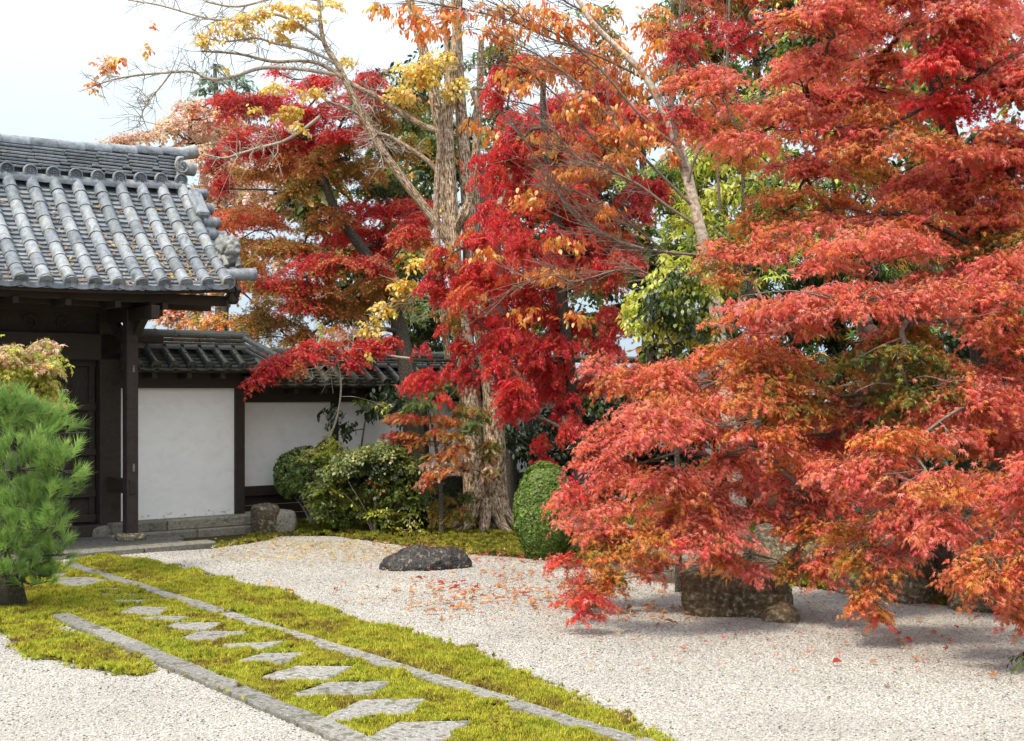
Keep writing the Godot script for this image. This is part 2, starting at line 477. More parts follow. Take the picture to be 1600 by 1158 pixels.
# One tree: trunk, limbs that fork towards every pad of leaves, the leaves of all pads as one mass, and the largest leaves as parts.
# pads: [photo x, photo y, half width, half height, palette, (depth)] - each a flat cloud of leaves at its own distance
func grow(o: Node3D, trunk: PackedVector3Array, r0: float, r1: float, pads: Array, opt: Dictionary) -> void:
	var sd: int = opt.seed
	R.seed = sd
	var d0: float = opt.depth
	var dspread: float = opt.get("spread", 1.0)
	var cover: float = opt.get("cover", 3.0) * opt.get("dense", 2.2)
	var s: float = opt.get("leaf", 0.05)
	var nl: int = opt.get("per", 7)
	var swell: float = opt.get("swell", 1.0)
	var slen: float = opt.get("twig", s * 4.0)
	var droop: float = opt.get("droop", 0.55)
	var bark: Material = opt.get("bark", M.bark)
	var deep: float = opt.get("deep", 0.75)
	var lm: Material = opt.get("leafmat", M.leaf)
	var sm := spray(opt.get("kind", "maple"), nl, slen, s, sd + 3, opt.get("flop", 0.55))
	R.seed = sd + 11
	# where the pads stand
	var centres := []
	var radii := []
	for p in pads:
		var d: float = p[5] if p.size() > 5 else d0 + R.randf_range(-1.0, 1.0) * dspread
		var c := P(p[0], p[1], d)
		var rx: float = p[2] * d / F * swell
		var ry: float = p[3] * d / F * swell
		centres.append(c)
		radii.append(Vector3(rx, ry, clampf(rx * deep, 0.14, 1.1)))
	# trunk and limbs
	var nodes := []      # [place, radius]
	if trunk.size():
		var ts := spline(trunk, 5)
		var tr := taper(ts.size(), r0, r1, 0.8)
		if not opt.get("own_trunk", false):
			var b := MB.new()
			b.tube(ts, tr, 10, Color.WHITE, 0.12, 3)
			part("trunk", b.mesh(), bark, o)
		for i in range(int(ts.size() * opt.get("fork", 0.35)), ts.size()):
			nodes.append([ts[i], tr[i]])
		var order := range(pads.size())
		var key := []
		for i in pads.size():
			var best := 1e9
			for q in nodes:
				best = minf(best, centres[i].distance_to(q[0]))
			key.append(best)
		order.sort_custom(func(a, b2): return key[a] < key[b2])
		var parent_of := []
		var base := nodes.size()
		var index_of := {}
		for i in order:
			var best := 1e9
			var bi := 0
			for j in nodes.size():
				var q: Vector3 = nodes[j][0]
				var dd: float = centres[i].distance_to(q) + maxf(0.0, q.y - centres[i].y - 0.2) * 1.2
				if dd < best:
					best = dd
					bi = j
			parent_of.append(bi)
			nodes.append([centres[i] - Vector3(0, radii[i].y * 0.35, 0), 0.0])
			index_of[nodes.size() - 1] = i
		var carried := []
		carried.resize(nodes.size())
		carried.fill(1.0)
		for k in range(nodes.size() - 1, base - 1, -1):
			carried[parent_of[k - base]] += carried[k]
		for k in range(base, nodes.size()):
			var pa: int = parent_of[k - base]
			var a: Vector3 = nodes[pa][0]
			var e: Vector3 = nodes[k][0]
			var i: int = index_of[k]
			var rr: float = opt.get("limb", 0.011) * sqrt(carried[k])
			if pa < base: rr = minf(rr, nodes[pa][1] * 0.75)
			else: rr = minf(rr, nodes[pa][1])
			nodes[k][1] = rr * 0.8
			var span := a.distance_to(e)
			var m1 := a.lerp(e, 0.33) + Vector3(R.randfn(0, 0.07), R.randf_range(0.02, 0.12), R.randfn(0, 0.07)) * span
			var m2 := a.lerp(e, 0.68) + Vector3(R.randfn(0, 0.07), R.randf_range(0.0, 0.1), R.randfn(0, 0.07)) * span
			var b := MB.new()
			var sp := spline(PackedVector3Array([a, m1, m2, e]), 4)
			b.tube(sp, taper(sp.size(), rr * 1.25, rr * 0.8), 6, Color.WHITE)
			var nt: int = opt.get("twigs", 5)
			for t in nt:
				var from: Vector3 = sp[R.randi_range(sp.size() / 2, sp.size() - 1)]
				var an := R.randf() * TAU
				var to: Vector3 = centres[i] + Vector3(cos(an) * radii[i].x, R.randf_range(-0.5, 0.3) * radii[i].y, sin(an) * radii[i].z) * R.randf_range(0.6, 1.0)
				var mm := from.lerp(to, 0.5) + Vector3(R.randfn(0, 0.06), R.randfn(0.04, 0.05), R.randfn(0, 0.06)) * from.distance_to(to)
				var tw := spline(PackedVector3Array([from, mm, to]), 3)
				b.tube(tw, taper(tw.size(), rr * 0.5, 0.0025), 5, Color.WHITE, 0.0, 5, false)
			part("limb", b.mesh(), bark, o)
	# leaves
	var where := []
	var tint := PackedColorArray()
	var cell := s * s * 0.9 * nl
	for i in pads.size():
		var c: Vector3 = centres[i]
		var r: Vector3 = radii[i]
		var pk: String = pads[i][4]
		var ct := int(ceilf(cover * PI * r.x * maxf(r.y, 0.4 * r.z) / cell))
		var lead := pk[R.randi() % pk.length()]
		var fans := []
		for k in 5:
			var fa := R.randf() * TAU
			var fo := sqrt(R.randf()) * 0.62
			fans.append([Vector3(cos(fa) * fo * r.x, R.randf_range(-0.7, 0.7) * r.y, sin(fa) * fo * r.z), R.randf_range(0.42, 0.68), R.randf_range(0.26, 0.46), pk[R.randi() % pk.length()]])
		for k in ct:
			var fan: Array = fans[R.randi() % 5]
			lead = fan[3]
			var an := R.randf() * TAU
			var ro := sqrt(R.randf()) * (1.0 + 0.18 * sin(an * 3.0 + i) + 0.12 * sin(an * 7.0 + i * 2.0))
			var up := 0.75 * (1.0 - ro * ro) - 0.35 * ro + R.randfn(0.0, 0.34)
			var q: Vector3 = c + fan[0] + Vector3(cos(an) * ro * r.x * fan[1], up * r.y * fan[2], sin(an) * ro * r.z * fan[1])
			var out := Vector3(cos(an) * r.x, 0, sin(an) * r.z).normalized()
			var yaw := atan2(out.x, out.z) + R.randfn(0.0, 0.7)
			var bs := Basis(Vector3.UP, yaw) * Basis(Vector3.RIGHT, droop * (0.25 + 0.75 * minf(ro, 1.0)) + R.randfn(0.0, 0.32)) * Basis(Vector3.BACK, R.randfn(0.0, 0.35))
			bs = bs.scaled(Vector3.ONE * R.randf_range(0.8, 1.15))
			where.append(Transform3D(bs, q - bs.z * slen * 0.5))
			tint.append(tone(lead if R.randf() < 0.6 else pk))
	mass("foliage", sm, lm, where, tint, o)
	# the leaves that show largest are parts of their own
	var single_leaves: int = opt.get("leaves", 0)
	if single_leaves > 0:
		var kinds := {}
		var total := 0.0
		for r in radii: total += r.x * r.y
		for i in pads.size():
			var want := int(roundf(single_leaves * radii[i].x * radii[i].y / total))
			for k in want:
				var key: String = pads[i][4][R.randi() % pads[i][4].length()]
				var v := R.randi() % 3
				if not kinds.has(key + str(v)):
					var b := MB.new()
					var col: Color = PAL[key][v % PAL[key].size()]
					if opt.get("kind", "maple").begins_with("maple"): add_maple_leaf(b, Transform3D(), 1.0, 7, col)
					else: add_oval_leaf(b, Transform3D(), 1.0, 0.6, col)
					kinds[key + str(v)] = b.mesh()
				var an := R.randf() * TAU
				var ro := sqrt(R.randf()) * 0.95
				var front := sqrt(maxf(0.0, 1.0 - ro * ro))
				var q: Vector3 = centres[i] + Vector3(cos(an) * ro * radii[i].x, sin(an) * ro * radii[i].y, front * radii[i].z + 0.03)
				var bs := Basis(Vector3.UP, R.randfn(0.0, 0.9)) * Basis(Vector3.RIGHT, R.randf_range(0.5, 1.2)) * Basis(Vector3.BACK, R.randfn(0, 0.4))
				var sz := s * R.randf_range(0.85, 1.2)
				part("leaf", kinds[key + str(v)], lm, o, Transform3D(bs.scaled_local(Vector3.ONE * sz), q))

# leaves all over a rounded body (clipped bushes): place them in a shell with the face outward
func shell(m: ArrayMesh, mt: Material, o: Node3D, called: String, c: Vector3, r: Vector3, count: int, key: String, depth := 0.12, low := -0.95, lump := 0.06) -> void:
	var where := []
	var tint := PackedColorArray()
	for k in count:
		var y := R.randf_range(low, 1.0)
		var an := R.randf() * TAU
		var h := sqrt(1.0 - y * y)
		var d := Vector3(cos(an) * h, y, sin(an) * h)
		var f := 1.0 + lump * noise.get_noise_3dv((c + d * r) * 400.0) - depth * pow(R.randf(), 2.0)
		var q := c + d * r * f
		var nn := (d / r).normalized()
		nn = (nn + Vector3(R.randfn(0, 0.35), R.randfn(0.1, 0.35), R.randfn(0, 0.35))).normalized()
		var t := nn.cross(Vector3(R.randfn(), R.randfn(), R.randfn())).normalized()
		var bs := Basis(t, nn, t.cross(nn)).scaled(Vector3.ONE * R.randf_range(0.75, 1.2))
		where.append(Transform3D(bs, q))
		tint.append(tone(key))
	mass(called, m, mt, where, tint, o)

func rosette(count: int, s: float, wide: float, sd: int, lift := 0.5) -> ArrayMesh:
	R.seed = sd
	var b := MB.new()
	for i in count:
		var bs := Basis(Vector3.UP, TAU * i / count + R.randfn(0, 0.3)) * Basis(Vector3.RIGHT, -R.randf_range(0.1, 1.0) * lift)
		var l := R.randf_range(0.75, 1.0)
		add_oval_leaf(b, Transform3D(bs, Vector3(0, R.randfn(0, 0.1) * s, 0)), s * R.randf_range(0.8, 1.1), wide, Color(l, l, l * 0.95))
	return b.mesh()

# ---------------------------------------------------------------- the gate and its walls, in the gate's own axes: x along the front, z towards the viewer
const GATE_AT := Vector3(-5.45, 0, -17.24)
var gate_xf := Transform3D()
const MID := -1.95       # middle of the gate
const EAVE := 1.6

func roof_y(x: float, z: float) -> float:
	var t := clampf((absf(z) - 0.12) / (EAVE - 0.12), -0.2, 1.1)
	var y := lerpf(4.72, 3.26, t) - 0.07 * sin(PI * clampf(t, 0, 1))
	var e := absf(x - MID) / 2.9
	return y + 0.1 * pow(e, 2.5)

func roof_frame(x: float, z: float) -> Transform3D:
	var dz := 0.04
	var t := Vector3(0, roof_y(x, z + dz) - roof_y(x, z - dz), 2 * dz).normalized()   # down the slope
	var nn := t.cross(Vector3.RIGHT).normalized()
	if nn.y < 0: nn = -nn
	return Transform3D(Basis(Vector3.RIGHT, nn, Vector3.RIGHT.cross(nn)), Vector3(x, roof_y(x, z), z))

# half-round cover tile lying along z, its lower end at +z, a collar there
func round_tile_mesh(r: float, l: float, col: Color, full := false) -> ArrayMesh:
	var b := MB.new()
	var rows := []
	var n := 9
	var a0 := -0.25 if not full else -PI / 2
	var a1 := PI + 0.25 if not full else PI * 1.5
	for st in [[-0.5, 0.93], [0.36, 0.97], [0.38, 1.04], [0.5, 1.05]]:
		var line := PackedVector3Array()
		for k in n + 1:
			var a := lerpf(a0, a1, float(k) / n)
			line.append(Vector3(cos(a) * r * st[1], sin(a) * r * st[1], st[0] * l))
		rows.append(line)
	b.sheet(rows, col, true)
	var lo := Vector3(0, 0, 0.5 * l)
	for k in n:
		b.tri(lo, rows[3][k], rows[3][k + 1], col)
	return b.mesh()

# shallow trough tile, lower edge at +z
func flat_tile_mesh(w: float, l: float, thick: float, col: Color) -> ArrayMesh:
	var b := MB.new()
	var n := 5
	var top := []
	for z in [-0.5 * l, 0.5 * l]:
		var line := PackedVector3Array()
		for k in n + 1:
			var t := float(k) / n * 2.0 - 1.0
			line.append(Vector3(t * w * 0.5, 0.025 * t * t + (0.012 if z > 0 else 0.0), z))
		top.append(line)
	b.sheet(top, col, true)
	for k in n:
		var a: Vector3 = top[1][k]
		var d: Vector3 = top[1][k + 1]
		b.quad(a - Vector3(0, thick, 0), d - Vector3(0, thick, 0), d, a, col)
		b.quad(a - Vector3(0, thick, 0), a - Vector3(0, thick, l * 0.6), d - Vector3(0, thick, l * 0.6), d - Vector3(0, thick, 0), col)
	return b.mesh()

# round end disc that faces +z: raised rim, sunk face, a raised written sign on it
func disc_mesh(r: float, col: Color, sign := 0) -> ArrayMesh:
	var b := MB.new()
	var n := 20
	var prof := [[1.0, -0.03], [1.0, 0.012], [0.96, 0.018], [0.84, 0.018], [0.8, -0.014], [0.0, -0.014]]
	for i in prof.size() - 1:
		for k in n:
			var a := TAU * k / n
			var e := TAU * (k + 1) / n
			var p0: float = prof[i][0] * r
			var p1: float = prof[i + 1][0] * r
			var z0: float = prof[i][1]
			var z1: float = prof[i + 1][1]
			b.quad(Vector3(cos(a) * p0, sin(a) * p0, z0), Vector3(cos(e) * p0, sin(e) * p0, z0), Vector3(cos(e) * p1, sin(e) * p1, z1), Vector3(cos(a) * p1, sin(a) * p1, z1), col)
	var strokes := [[0, 0.38, 0.5, 0.1, 0], [0, 0.05, 0.85, 0.09, 0], [0, -0.1, 0.1, 0.9, 0], [-0.3, -0.3, 0.5, 0.09, 0.8], [0.3, -0.3, 0.5, 0.09, -0.8], [-0.34, 0.22, 0.1, 0.3, 0.2], [0.34, 0.22, 0.1, 0.3, -0.2]]
	if sign == 1: strokes = [[0, 0, 0.45, 0.12, 0.5], [0.25, 0.25, 0.4, 0.11, 1.2], [-0.25, 0.2, 0.4, 0.11, -0.9], [0.1, -0.3, 0.5, 0.11, 0.1], [-0.3, -0.25, 0.35, 0.1, 1.4], [0, 0.45, 0.3, 0.1, 0]]
	for q in strokes:
		b.box(Transform3D(Basis(Vector3.BACK, q[4]), Vector3(q[0] * r, q[1] * r, -0.004)), Vector3(q[2] * r, q[3] * r, 0.022), 0.003, col)
	return b.mesh()

func swirl(b: MB, c: Vector3, r: float, turns: float, thick: float, col: Color, dir := 1.0, start := 0.0) -> void:
	var pts := PackedVector3Array()
	for i in 22:
		var t := float(i) / 21
		var a := start + dir * t * turns * TAU
		pts.append(c + Vector3(cos(a), sin(a), 0) * r * (1.0 - 0.85 * t))
	b.tube(pts, taper(22, thick, thick * 0.6), 6, col)

func build_gate() -> void:
	gate_xf = Transform3D(Basis(Vector3.UP, acos(0.7804)), GATE_AT)
	var g := thing("temple_gate", "dark timber temple gate with a grey tiled roof and panelled doors", "gate", gate_xf)
	var wd := Color(0.05, 0.036, 0.03)
	var wl := Color(0.05, 0.036, 0.03)
	var wp := Color(0.06, 0.046, 0.04)
	# pillars with stone feet
	for x in [0.0, MID * 2]:
		part("main_pillar", boxmesh(Vector3(0.29, 3.3, 0.24), 0.012, wl), M.wood, g, at(x, 1.83, 0))
		part("pillar_base", boulder(Vector3(0.27, 0.14, 0.23), 5.0, 0.06, 3.0, 5 + int(x), 0.2, 28, 16, 0.0, Color(0.3, 0.28, 0.25)), M.stone, g, at(x, -0.08, 0))
		var fp := part("front_post", boxmesh(Vector3(0.155, 2.92, 0.155), 0.01, wp), M.wood, g, at(x + 0.0, 1.6, 0.79))
		# little worn plates nailed to the post
		for q in [[2.28, 0.09], [1.0, 0.1]]:
			part("iron_plate", boxmesh(Vector3(0.03, q[1], 0.006), 0.002, Color(0.32, 0.3, 0.28)), M.stone, fp, at(0.012, q[0] - 1.6, 0.081))
		part("post_base", boulder(Vector3(0.17, 0.05, 0.17), 5.0, 0.08, 5.0, 25 + int(x), 0.2, 24, 14, 0.0), M.lichen_stone, g, at(x, 0.05, 0.79))
		part("tie_beam", boxmesh(Vector3(0.08, 0.19, 1.16), 0.008, wd), M.wood, g, at(x - 0.01, 0.75, 0.3))
		part("top_arm", boxmesh(Vector3(0.11, 0.17, 2.5), 0.008, wd), M.wood, g, at(x, 2.98, 0.35))
		var br := MB.new()
		br.box(Transform3D(Basis(Vector3.RIGHT, 0.55), Vector3(x, 2.72, 0.52)), Vector3(0.09, 0.14, 0.62), 0.008, wd)
		part("brace", br.mesh(), M.wood, g)
	# beams along the front
	part("lintel", boxmesh(Vector3(5.4, 0.36, 0.2), 0.012, wd), M.beam, g, at(MID, 2.58, 0.02))
	part("upper_lintel", boxmesh(Vector3(5.0, 0.18, 0.16), 0.01, wd), M.beam, g, at(MID, 3.12, 0.0))
	part("eave_beam", boxmesh(Vector3(6.1, 0.18, 0.15), 0.01, wd), M.beam, g, at(MID, 3.16, 0.79))
	part("ridge_beam", boxmesh(Vector3(6.0, 0.2, 0.18), 0.01, wd), M.beam, g, at(MID, 4.3, 0.0))
	part("transom", boxmesh(Vector3(3.6, 0.3, 0.06), 0.006, wd), M.wood, g, at(MID, 2.9, -0.02))
	# carved scrolls on the transom
	for i in 7:
		var b := MB.new()
		var x := MID - 1.35 + i * 0.45
		swirl(b, Vector3(x, 2.9, 0.03), 0.11, 1.4, 0.018, wp, 1.0 if i % 2 else -1.0, i * 1.0)
		part("carved_scroll", b.mesh(), M.wood, g)
	# doors
	for side in [-1.0, 1.0]:
		var door := Node3D.new()
		door.name = "door"
		g.add_child(door, true)
		door.position = Vector3(MID + side * 0.91, 0, -0.06)
		part("panel_board", boxmesh(Vector3(1.74, 2.2, 0.04), 0.004, wd), M.wood, door, at(0, 1.33, -0.03))
		for k in 6:
			part("stile", boxmesh(Vector3(0.085, 2.22, 0.07), 0.006, wl), M.wood, door, at(-0.84 + k * 0.336, 1.33, 0))
		for y in [0.29, 0.62, 1.18, 1.78, 2.37]:
			part("rail", boxmesh(Vector3(1.78, 0.1, 0.085), 0.006, wl), M.beam, door, at(0, y, 0.003))
	part("threshold", boxmesh(Vector3(3.62, 0.15, 0.2), 0.01, wl), M.beam, g, at(MID, 0.135, 0.05))
	for side in [-1.0, 1.0]:
		part("side_panel", boxmesh(Vector3(0.34, 2.36, 0.05), 0.006, wl), M.wood, g, at(MID + side * 1.98 - side * 0.3, 1.35, -0.1))
	# boards under the roof, rafters, fascia
	var xs := 10
	for s in [1.0, -1.0]:
		var b := MB.new()
		var rows := []
		for i in 9:
			var z := lerpf(0.0, 1.52, i / 8.0)
			var line := PackedVector3Array()
			for k in xs + 1:
				var x := lerpf(MID - 3.05, MID + 3.05, float(k) / xs)
				line.append(Vector3(x, roof_y(x, z) - 0.1, z * s))
			rows.append(line)
		b.sheet(rows, wd, s < 0)
		part("soffit", b.mesh(), M.wood, g)
	for i in 24:
		var x := MID - 2.9 + i * 0.2521
		var b := MB.new()
		var a := Vector3(x, roof_y(x, 0.1) - 0.16, 0.1)
		var e := Vector3(x, roof_y(x, 1.45) - 0.15, 1.45)
		b.box(Transform3D(Basis(Vector3.RIGHT, atan2(a.y - e.y, e.z - a.z)), (a + e) * 0.5), Vector3(0.06, 0.08, a.distance_to(e)), 0.005, wd)
		part("rafter", b.mesh(), M.wood, g)
	for s in [1.0, -1.0]:
		part("outer_purlin", boxmesh(Vector3(6.1, 0.13, 0.12), 0.01, wd), M.beam, g, at(MID, 3.175, 1.28 * s))
	part("eave_beam", boxmesh(Vector3(6.1, 0.18, 0.15), 0.01, wd), M.beam, g, at(MID, 3.16, -0.79))
	for i in 9:
		part("arm_end", boxmesh(Vector3(0.075, 0.085, 0.5), 0.006, wp), M.wood, g, at(0.22 - i * 0.62, 3.075, 1.14))
	for x in [0.06, MID * 2 - 0.06]:
		var b := MB.new()
		for q in [-0.05, 0.05]:
			b.tri(Vector3(x + q, 2.7, 0.85), Vector3(x + q, 3.11, 0.85), Vector3(x + q, 3.11, 1.36), wd)
		b.quad(Vector3(x - 0.05, 2.7, 0.85), Vector3(x + 0.05, 2.7, 0.85), Vector3(x + 0.05, 3.11, 1.36), Vector3(x - 0.05, 3.11, 1.36), wd)
		b.quad(Vector3(x - 0.05, 3.11, 0.85), Vector3(x + 0.05, 3.11, 0.85), Vector3(x + 0.05, 2.7, 0.85), Vector3(x - 0.05, 2.7, 0.85), wd)
		part("bracket_board", b.mesh(), M.wood, g)
	for i in 10:
		var x0 := MID - 3.05 + i * 0.61
		var b := MB.new()
		var y0 := roof_y(x0, 1.52) - 0.11
		var y1 := roof_y(x0 + 0.61, 1.52) - 0.11
		b.box(Transform3D(Basis(Vector3.BACK, atan2(y1 - y0, 0.61)), Vector3(x0 + 0.305, (y0 + y1) * 0.5, 1.53)), Vector3(0.607, 0.09, 0.07), 0.004, wp)
		part("fascia_board", b.mesh(), M.beam, g)
	for s in [-1.0, 1.0]:
		for f in [1.0, -1.0]:
			for i in 5:
				var z0 := lerpf(0.0, 1.55, i / 5.0)
				var z1 := lerpf(0.0, 1.55, (i + 1) / 5.0)
				var x: float = MID + s * 3.08
				var a := Vector3(x, roof_y(x, z0) - 0.2, z0 * f)
				var e := Vector3(x, roof_y(x, z1) - 0.2, z1 * f)
				var b := MB.new()
				b.box(Transform3D(Basis(Vector3.RIGHT, atan2(a.y - e.y, (e.z - a.z))), (a + e) * 0.5), Vector3(0.06, 0.24, a.distance_to(e) + 0.01), 0.006, wd)
				part("bargeboard", b.mesh(), M.wood, g)
	part("bargeboard_end", boulder(Vector3(0.07, 0.1, 0.07), 3.0, 0.2, 6.0, 77, 0.2, 18, 12, 0.0, wd), M.wood, g, at(MID + 3.06, roof_y(MID + 3.06, 1.5) - 0.33, 1.48))
	# tiles of the front slope
	var tone_of := [Color(0.34, 0.365, 0.405), Color(0.28, 0.3, 0.335), Color(0.385, 0.405, 0.435), Color(0.235, 0.255, 0.29)]
	var rt := []
	var ft := []
	var dm := []
	for q in tone_of:
		rt.append(round_tile_mesh(0.083, 0.27, q))
		ft.append(flat_tile_mesh(0.3, 0.14, 0.03, q * 0.8))
		dm.append(disc_mesh(0.09, q * 0.9))
	var lift := 0.0
	var step := 0.293
	for c in 19:
		var x := 0.973 - step * c
		# cover tiles in a column, from the ridge to the eave
		for k in 8:
			var z := lerpf(0.2, EAVE - 0.08, (k + 0.1) / 7.2)
			var f := roof_frame(x, z)
			f.origin += f.basis.y * (0.035 + R.randf() * 0.006)
			f.basis = f.basis * Basis(Vector3.UP, R.randfn(0, 0.02))
			part("round_tile", rt[R.randi() % 4], M.tile, g, f)
		var fe := Transform3D(Basis(Vector3.RIGHT, 0.25), Vector3(x, roof_y(x, EAVE) + 0.035, EAVE + 0.035))
		part("eave_disc", dm[R.randi() % 4], M.tile, g, fe)
		part("ridge_disc", dm[R.randi() % 4], M.tile, g, Transform3D(Basis(Vector3.RIGHT, 0.1), Vector3(x - 0.02, roof_y(x, 0.2) + 0.17, 0.235)))
		part("ridge_half_tile", round_tile_mesh(0.1, 0.25, tone_of[c % 4] * 0.8), M.tile, g, Transform3D(Basis(Vector3.UP, PI / 2), Vector3(x - step * 0.5, roof_y(x, 0.2) + 0.06, 0.17)))
	var made := 0
	for c in 18:
		var x := 0.973 - step * (c + 0.5)
		for k in 23:
			var z := lerpf(0.2, EAVE + 0.0, (k + 0.5) / 23.0)
			var f := roof_frame(x, z)
			f.basis = f.basis * Basis(Vector3.RIGHT, -0.2)
			f.origin += f.basis.y * R.randf_range(-0.004, 0.004)
			if c < 13:
				part("flat_tile", ft[R.randi() % 4], M.tile, g, f)
		# pendant lip at the eave
		part("eave_tile", flat_tile_mesh(0.3, 0.12, 0.06, tone_of[c % 4] * 0.9), M.tile, g, at(x, roof_y(x, EAVE) - 0.005, EAVE - 0.02))
	# far columns of trough tiles, out past the left edge of the photo, and the rear slope
	var fb := MB.new()
	for s in [1.0, -1.0]:
		var rows := []
		for i in 10:
			var z := lerpf(0.0, EAVE - 0.02, i / 9.0)
			var line := PackedVector3Array()
			for k in 13:
				var x := lerpf(0.973 - step * 18, 0.973, k / 12.0)
				line.append(Vector3(x, roof_y(x, z) - 0.03, z * s))
			rows.append(line)
		fb.sheet(rows, tone_of[1] * 0.8, s < 0)
	for c in 19:
		var x := 0.973 - step * c
		var pts := PackedVector3Array()
		for i in 8:
			var z := -lerpf(0.2, EAVE, i / 7.0)
			pts.append(Vector3(x, roof_y(x, z) + 0.02, z))
		fb.tube(pts, taper(8, 0.075, 0.078), 8, tone_of[c % 4])
	part("roof_bed", fb.mesh(), M.tile, g, Transform3D(), "stuff")
	# the ridge: thin courses, then a cap of round tiles
	var x1 := 0.9
	for k in 7:
		var y := 4.86 + k * 0.044
		var w := 0.36 - k * 0.012
		var x := x1
		var first := R.randf_range(0.15, 0.4)
		while x > MID * 2 - x1:
			var l := first
			first = 0.42
			var e := (x - l * 0.5 - MID) / 2.9
			part("ridge_tile", boxmesh(Vector3(l - 0.004, 0.03, w + R.randf_range(-0.006, 0.006)), 0.006, tone_of[R.randi() % 4] * 0.85), M.tile, g, at(x - l * 0.5, y + 0.1 * pow(absf(e), 2.5), 0))
			x -= l
	var core := MB.new()
	for i in 14:
		var x := MID - 2.75 + i * 0.42
		var e := absf(x - MID) / 2.9
		core.box(at(x, 4.98 + 0.1 * pow(e, 2.5), 0), Vector3(0.41, 0.36, 0.26), 0.0, tone_of[3] * 0.35)
	part("ridge_core", core.mesh(), M.tile, g, Transform3D(), "stuff")
	for i in 17:
		var x := x1 + 0.12 - i * 0.36
		var e := absf(x - MID) / 2.9
		part("ridge_cap", round_tile_mesh(0.1, 0.37, tone_of[R.randi() % 4]), M.tile, g, Transform3D(Basis(Vector3.UP, PI / 2), Vector3(x - 0.1, 5.185 + 0.1 * pow(e, 2.5), 0)))
	# ridge end: horned tube, plate with curls
	var oe := Color(0.42, 0.43, 0.43)
	var ob := MB.new()
	var yb := 5.2 + 0.1 * pow((x1 - MID) / 2.9, 2.5)
	ob.tube(PackedVector3Array([Vector3(0.85, yb, 0), Vector3(1.05, yb + 0.01, 0), Vector3(1.27, yb + 0.07, 0)]), PackedFloat32Array([0.085, 0.09, 0.1]), 14, oe)
	part("ridge_horn", ob.mesh(), M.tile, g)
	ob = MB.new()
	ob.box(at(0.95, yb - 0.34, 0), Vector3(0.09, 0.56, 0.46), 0.03, oe)
	ob.box(at(0.97, yb - 0.66, 0.05), Vector3(0.12, 0.24, 0.42), 0.03, oe)
	part("ridge_end_plate", ob.mesh(), M.tile, g)
	for q in [[-0.2, 0.12], [-0.5, 0.08]]:
		ob = MB.new()
		swirl(ob, Vector3(0.97, yb + q[0], 0.235), q[1], 1.6, 0.018, oe, 1.0, 1.5)
		part("ridge_curl", ob.mesh(), M.tile, g)
	ob = MB.new()
	ob.tube(PackedVector3Array([Vector3(0.93, yb - 0.2, 0.1), Vector3(1.2, yb - 0.2, 0.1)]), PackedFloat32Array([0.1, 0.1]), 14, oe)
	part("end_roll", ob.mesh(), M.tile, g)
	# descending ridge beside the gable and the tubes that close the gable edge
	for k in 7:
		var z := lerpf(0.22, 1.42, k / 6.0)
		var f := roof_frame(1.12, z)
		var b := MB.new()
		b.tube(PackedVector3Array([Vector3(-0.06, 0, 0), Vector3(0.17, -0.012, 0)]), PackedFloat32Array([0.07, 0.078]), 12, tone_of[k % 4] * 0.95)
		part("gable_tile", b.mesh(), M.tile, g, f.translated_local(Vector3(0, 0.03, 0)))
		var f2 := f.translated_local(Vector3(0.175, 0.018, 0))
		f2.basis = f2.basis * Basis(Vector3.UP, PI / 2)
		part("gable_disc", disc_mesh(0.082, tone_of[(k + 1) % 4] * 0.85, 1), M.tile, g, f2)
		if k < 6:
			part("gable_trough", flat_tile_mesh(0.2, 0.26, 0.05, tone_of[2]), M.tile, g, Transform3D(f.basis * Basis(Vector3.UP, PI / 2), f.origin + f.basis.z * 0.13 - f.basis.y * 0.02))
	part("gable_block", boxmesh(Vector3(0.2, 0.16, 0.5), 0.03, tone_of[0]), M.tile, g, roof_frame(1.06, 0.45).translated_local(Vector3(0, 0.1, 0)))
	# carved lion at the corner of the eave
	var li := Node3D.new()
	li.name = "lion_ornament"
	g.add_child(li, true)
	li.position = Vector3(1.1, roof_y(1.1, 1.3) + 0.1, 1.26)
	var lc := Color(0.36, 0.36, 0.34)
	part("body", boulder(Vector3(0.12, 0.1, 0.19), 2.4, 0.35, 7.0, 301, 0.6, 26, 18, 0.3, lc), M.tile, li, at(0, -0.02, 0))
	part("head", boulder(Vector3(0.09, 0.09, 0.09), 2.6, 0.5, 11.0, 305, 0.8, 26, 18, 0.1, lc), M.tile, li, at(0.02, 0.06, 0.16))
	part("mane", boulder(Vector3(0.11, 0.12, 0.08), 2.2, 0.6, 12.0, 309, 0.9, 26, 18, 0.1, lc), M.tile, li, at(0.0, 0.07, 0.08))
	part("tail", boulder(Vector3(0.05, 0.13, 0.06), 2.2, 0.5, 10.0, 311, 0.8, 20, 14, 0.1, lc), M.tile, li, at(0, 0.05, -0.17))
	for q in [-0.07, 0.07]:
		var b := MB.new()
		b.tube(PackedVector3Array([Vector3(q, 0.02, 0.12), Vector3(q * 1.2, -0.04, 0.2), Vector3(q * 1.2, -0.1, 0.23)]), PackedFloat32Array([0.045, 0.035, 0.04]), 8, lc)
		part("leg", b.mesh(), M.tile, li)
	var cb := MB.new()
	cb.tube(PackedVector3Array([Vector3(1.0, 0, 0), Vector3(1.4, 0.03, 0)]), PackedFloat32Array([0.08, 0.085]), 14, tone_of[2])
	part("corner_roll", cb.mesh(), M.tile, g, at(0, roof_y(1.1, EAVE - 0.1) + 0.05, EAVE - 0.12))
	var cf := at(1.405, roof_y(1.1, EAVE - 0.1) + 0.08, EAVE - 0.12)
	cf.basis = Basis(Vector3.UP, PI / 2)
	part("corner_disc", disc_mesh(0.09, tone_of[0] * 0.8, 1), M.tile, g, cf)
	# leaves caught between the tiles
	var lb := MB.new()
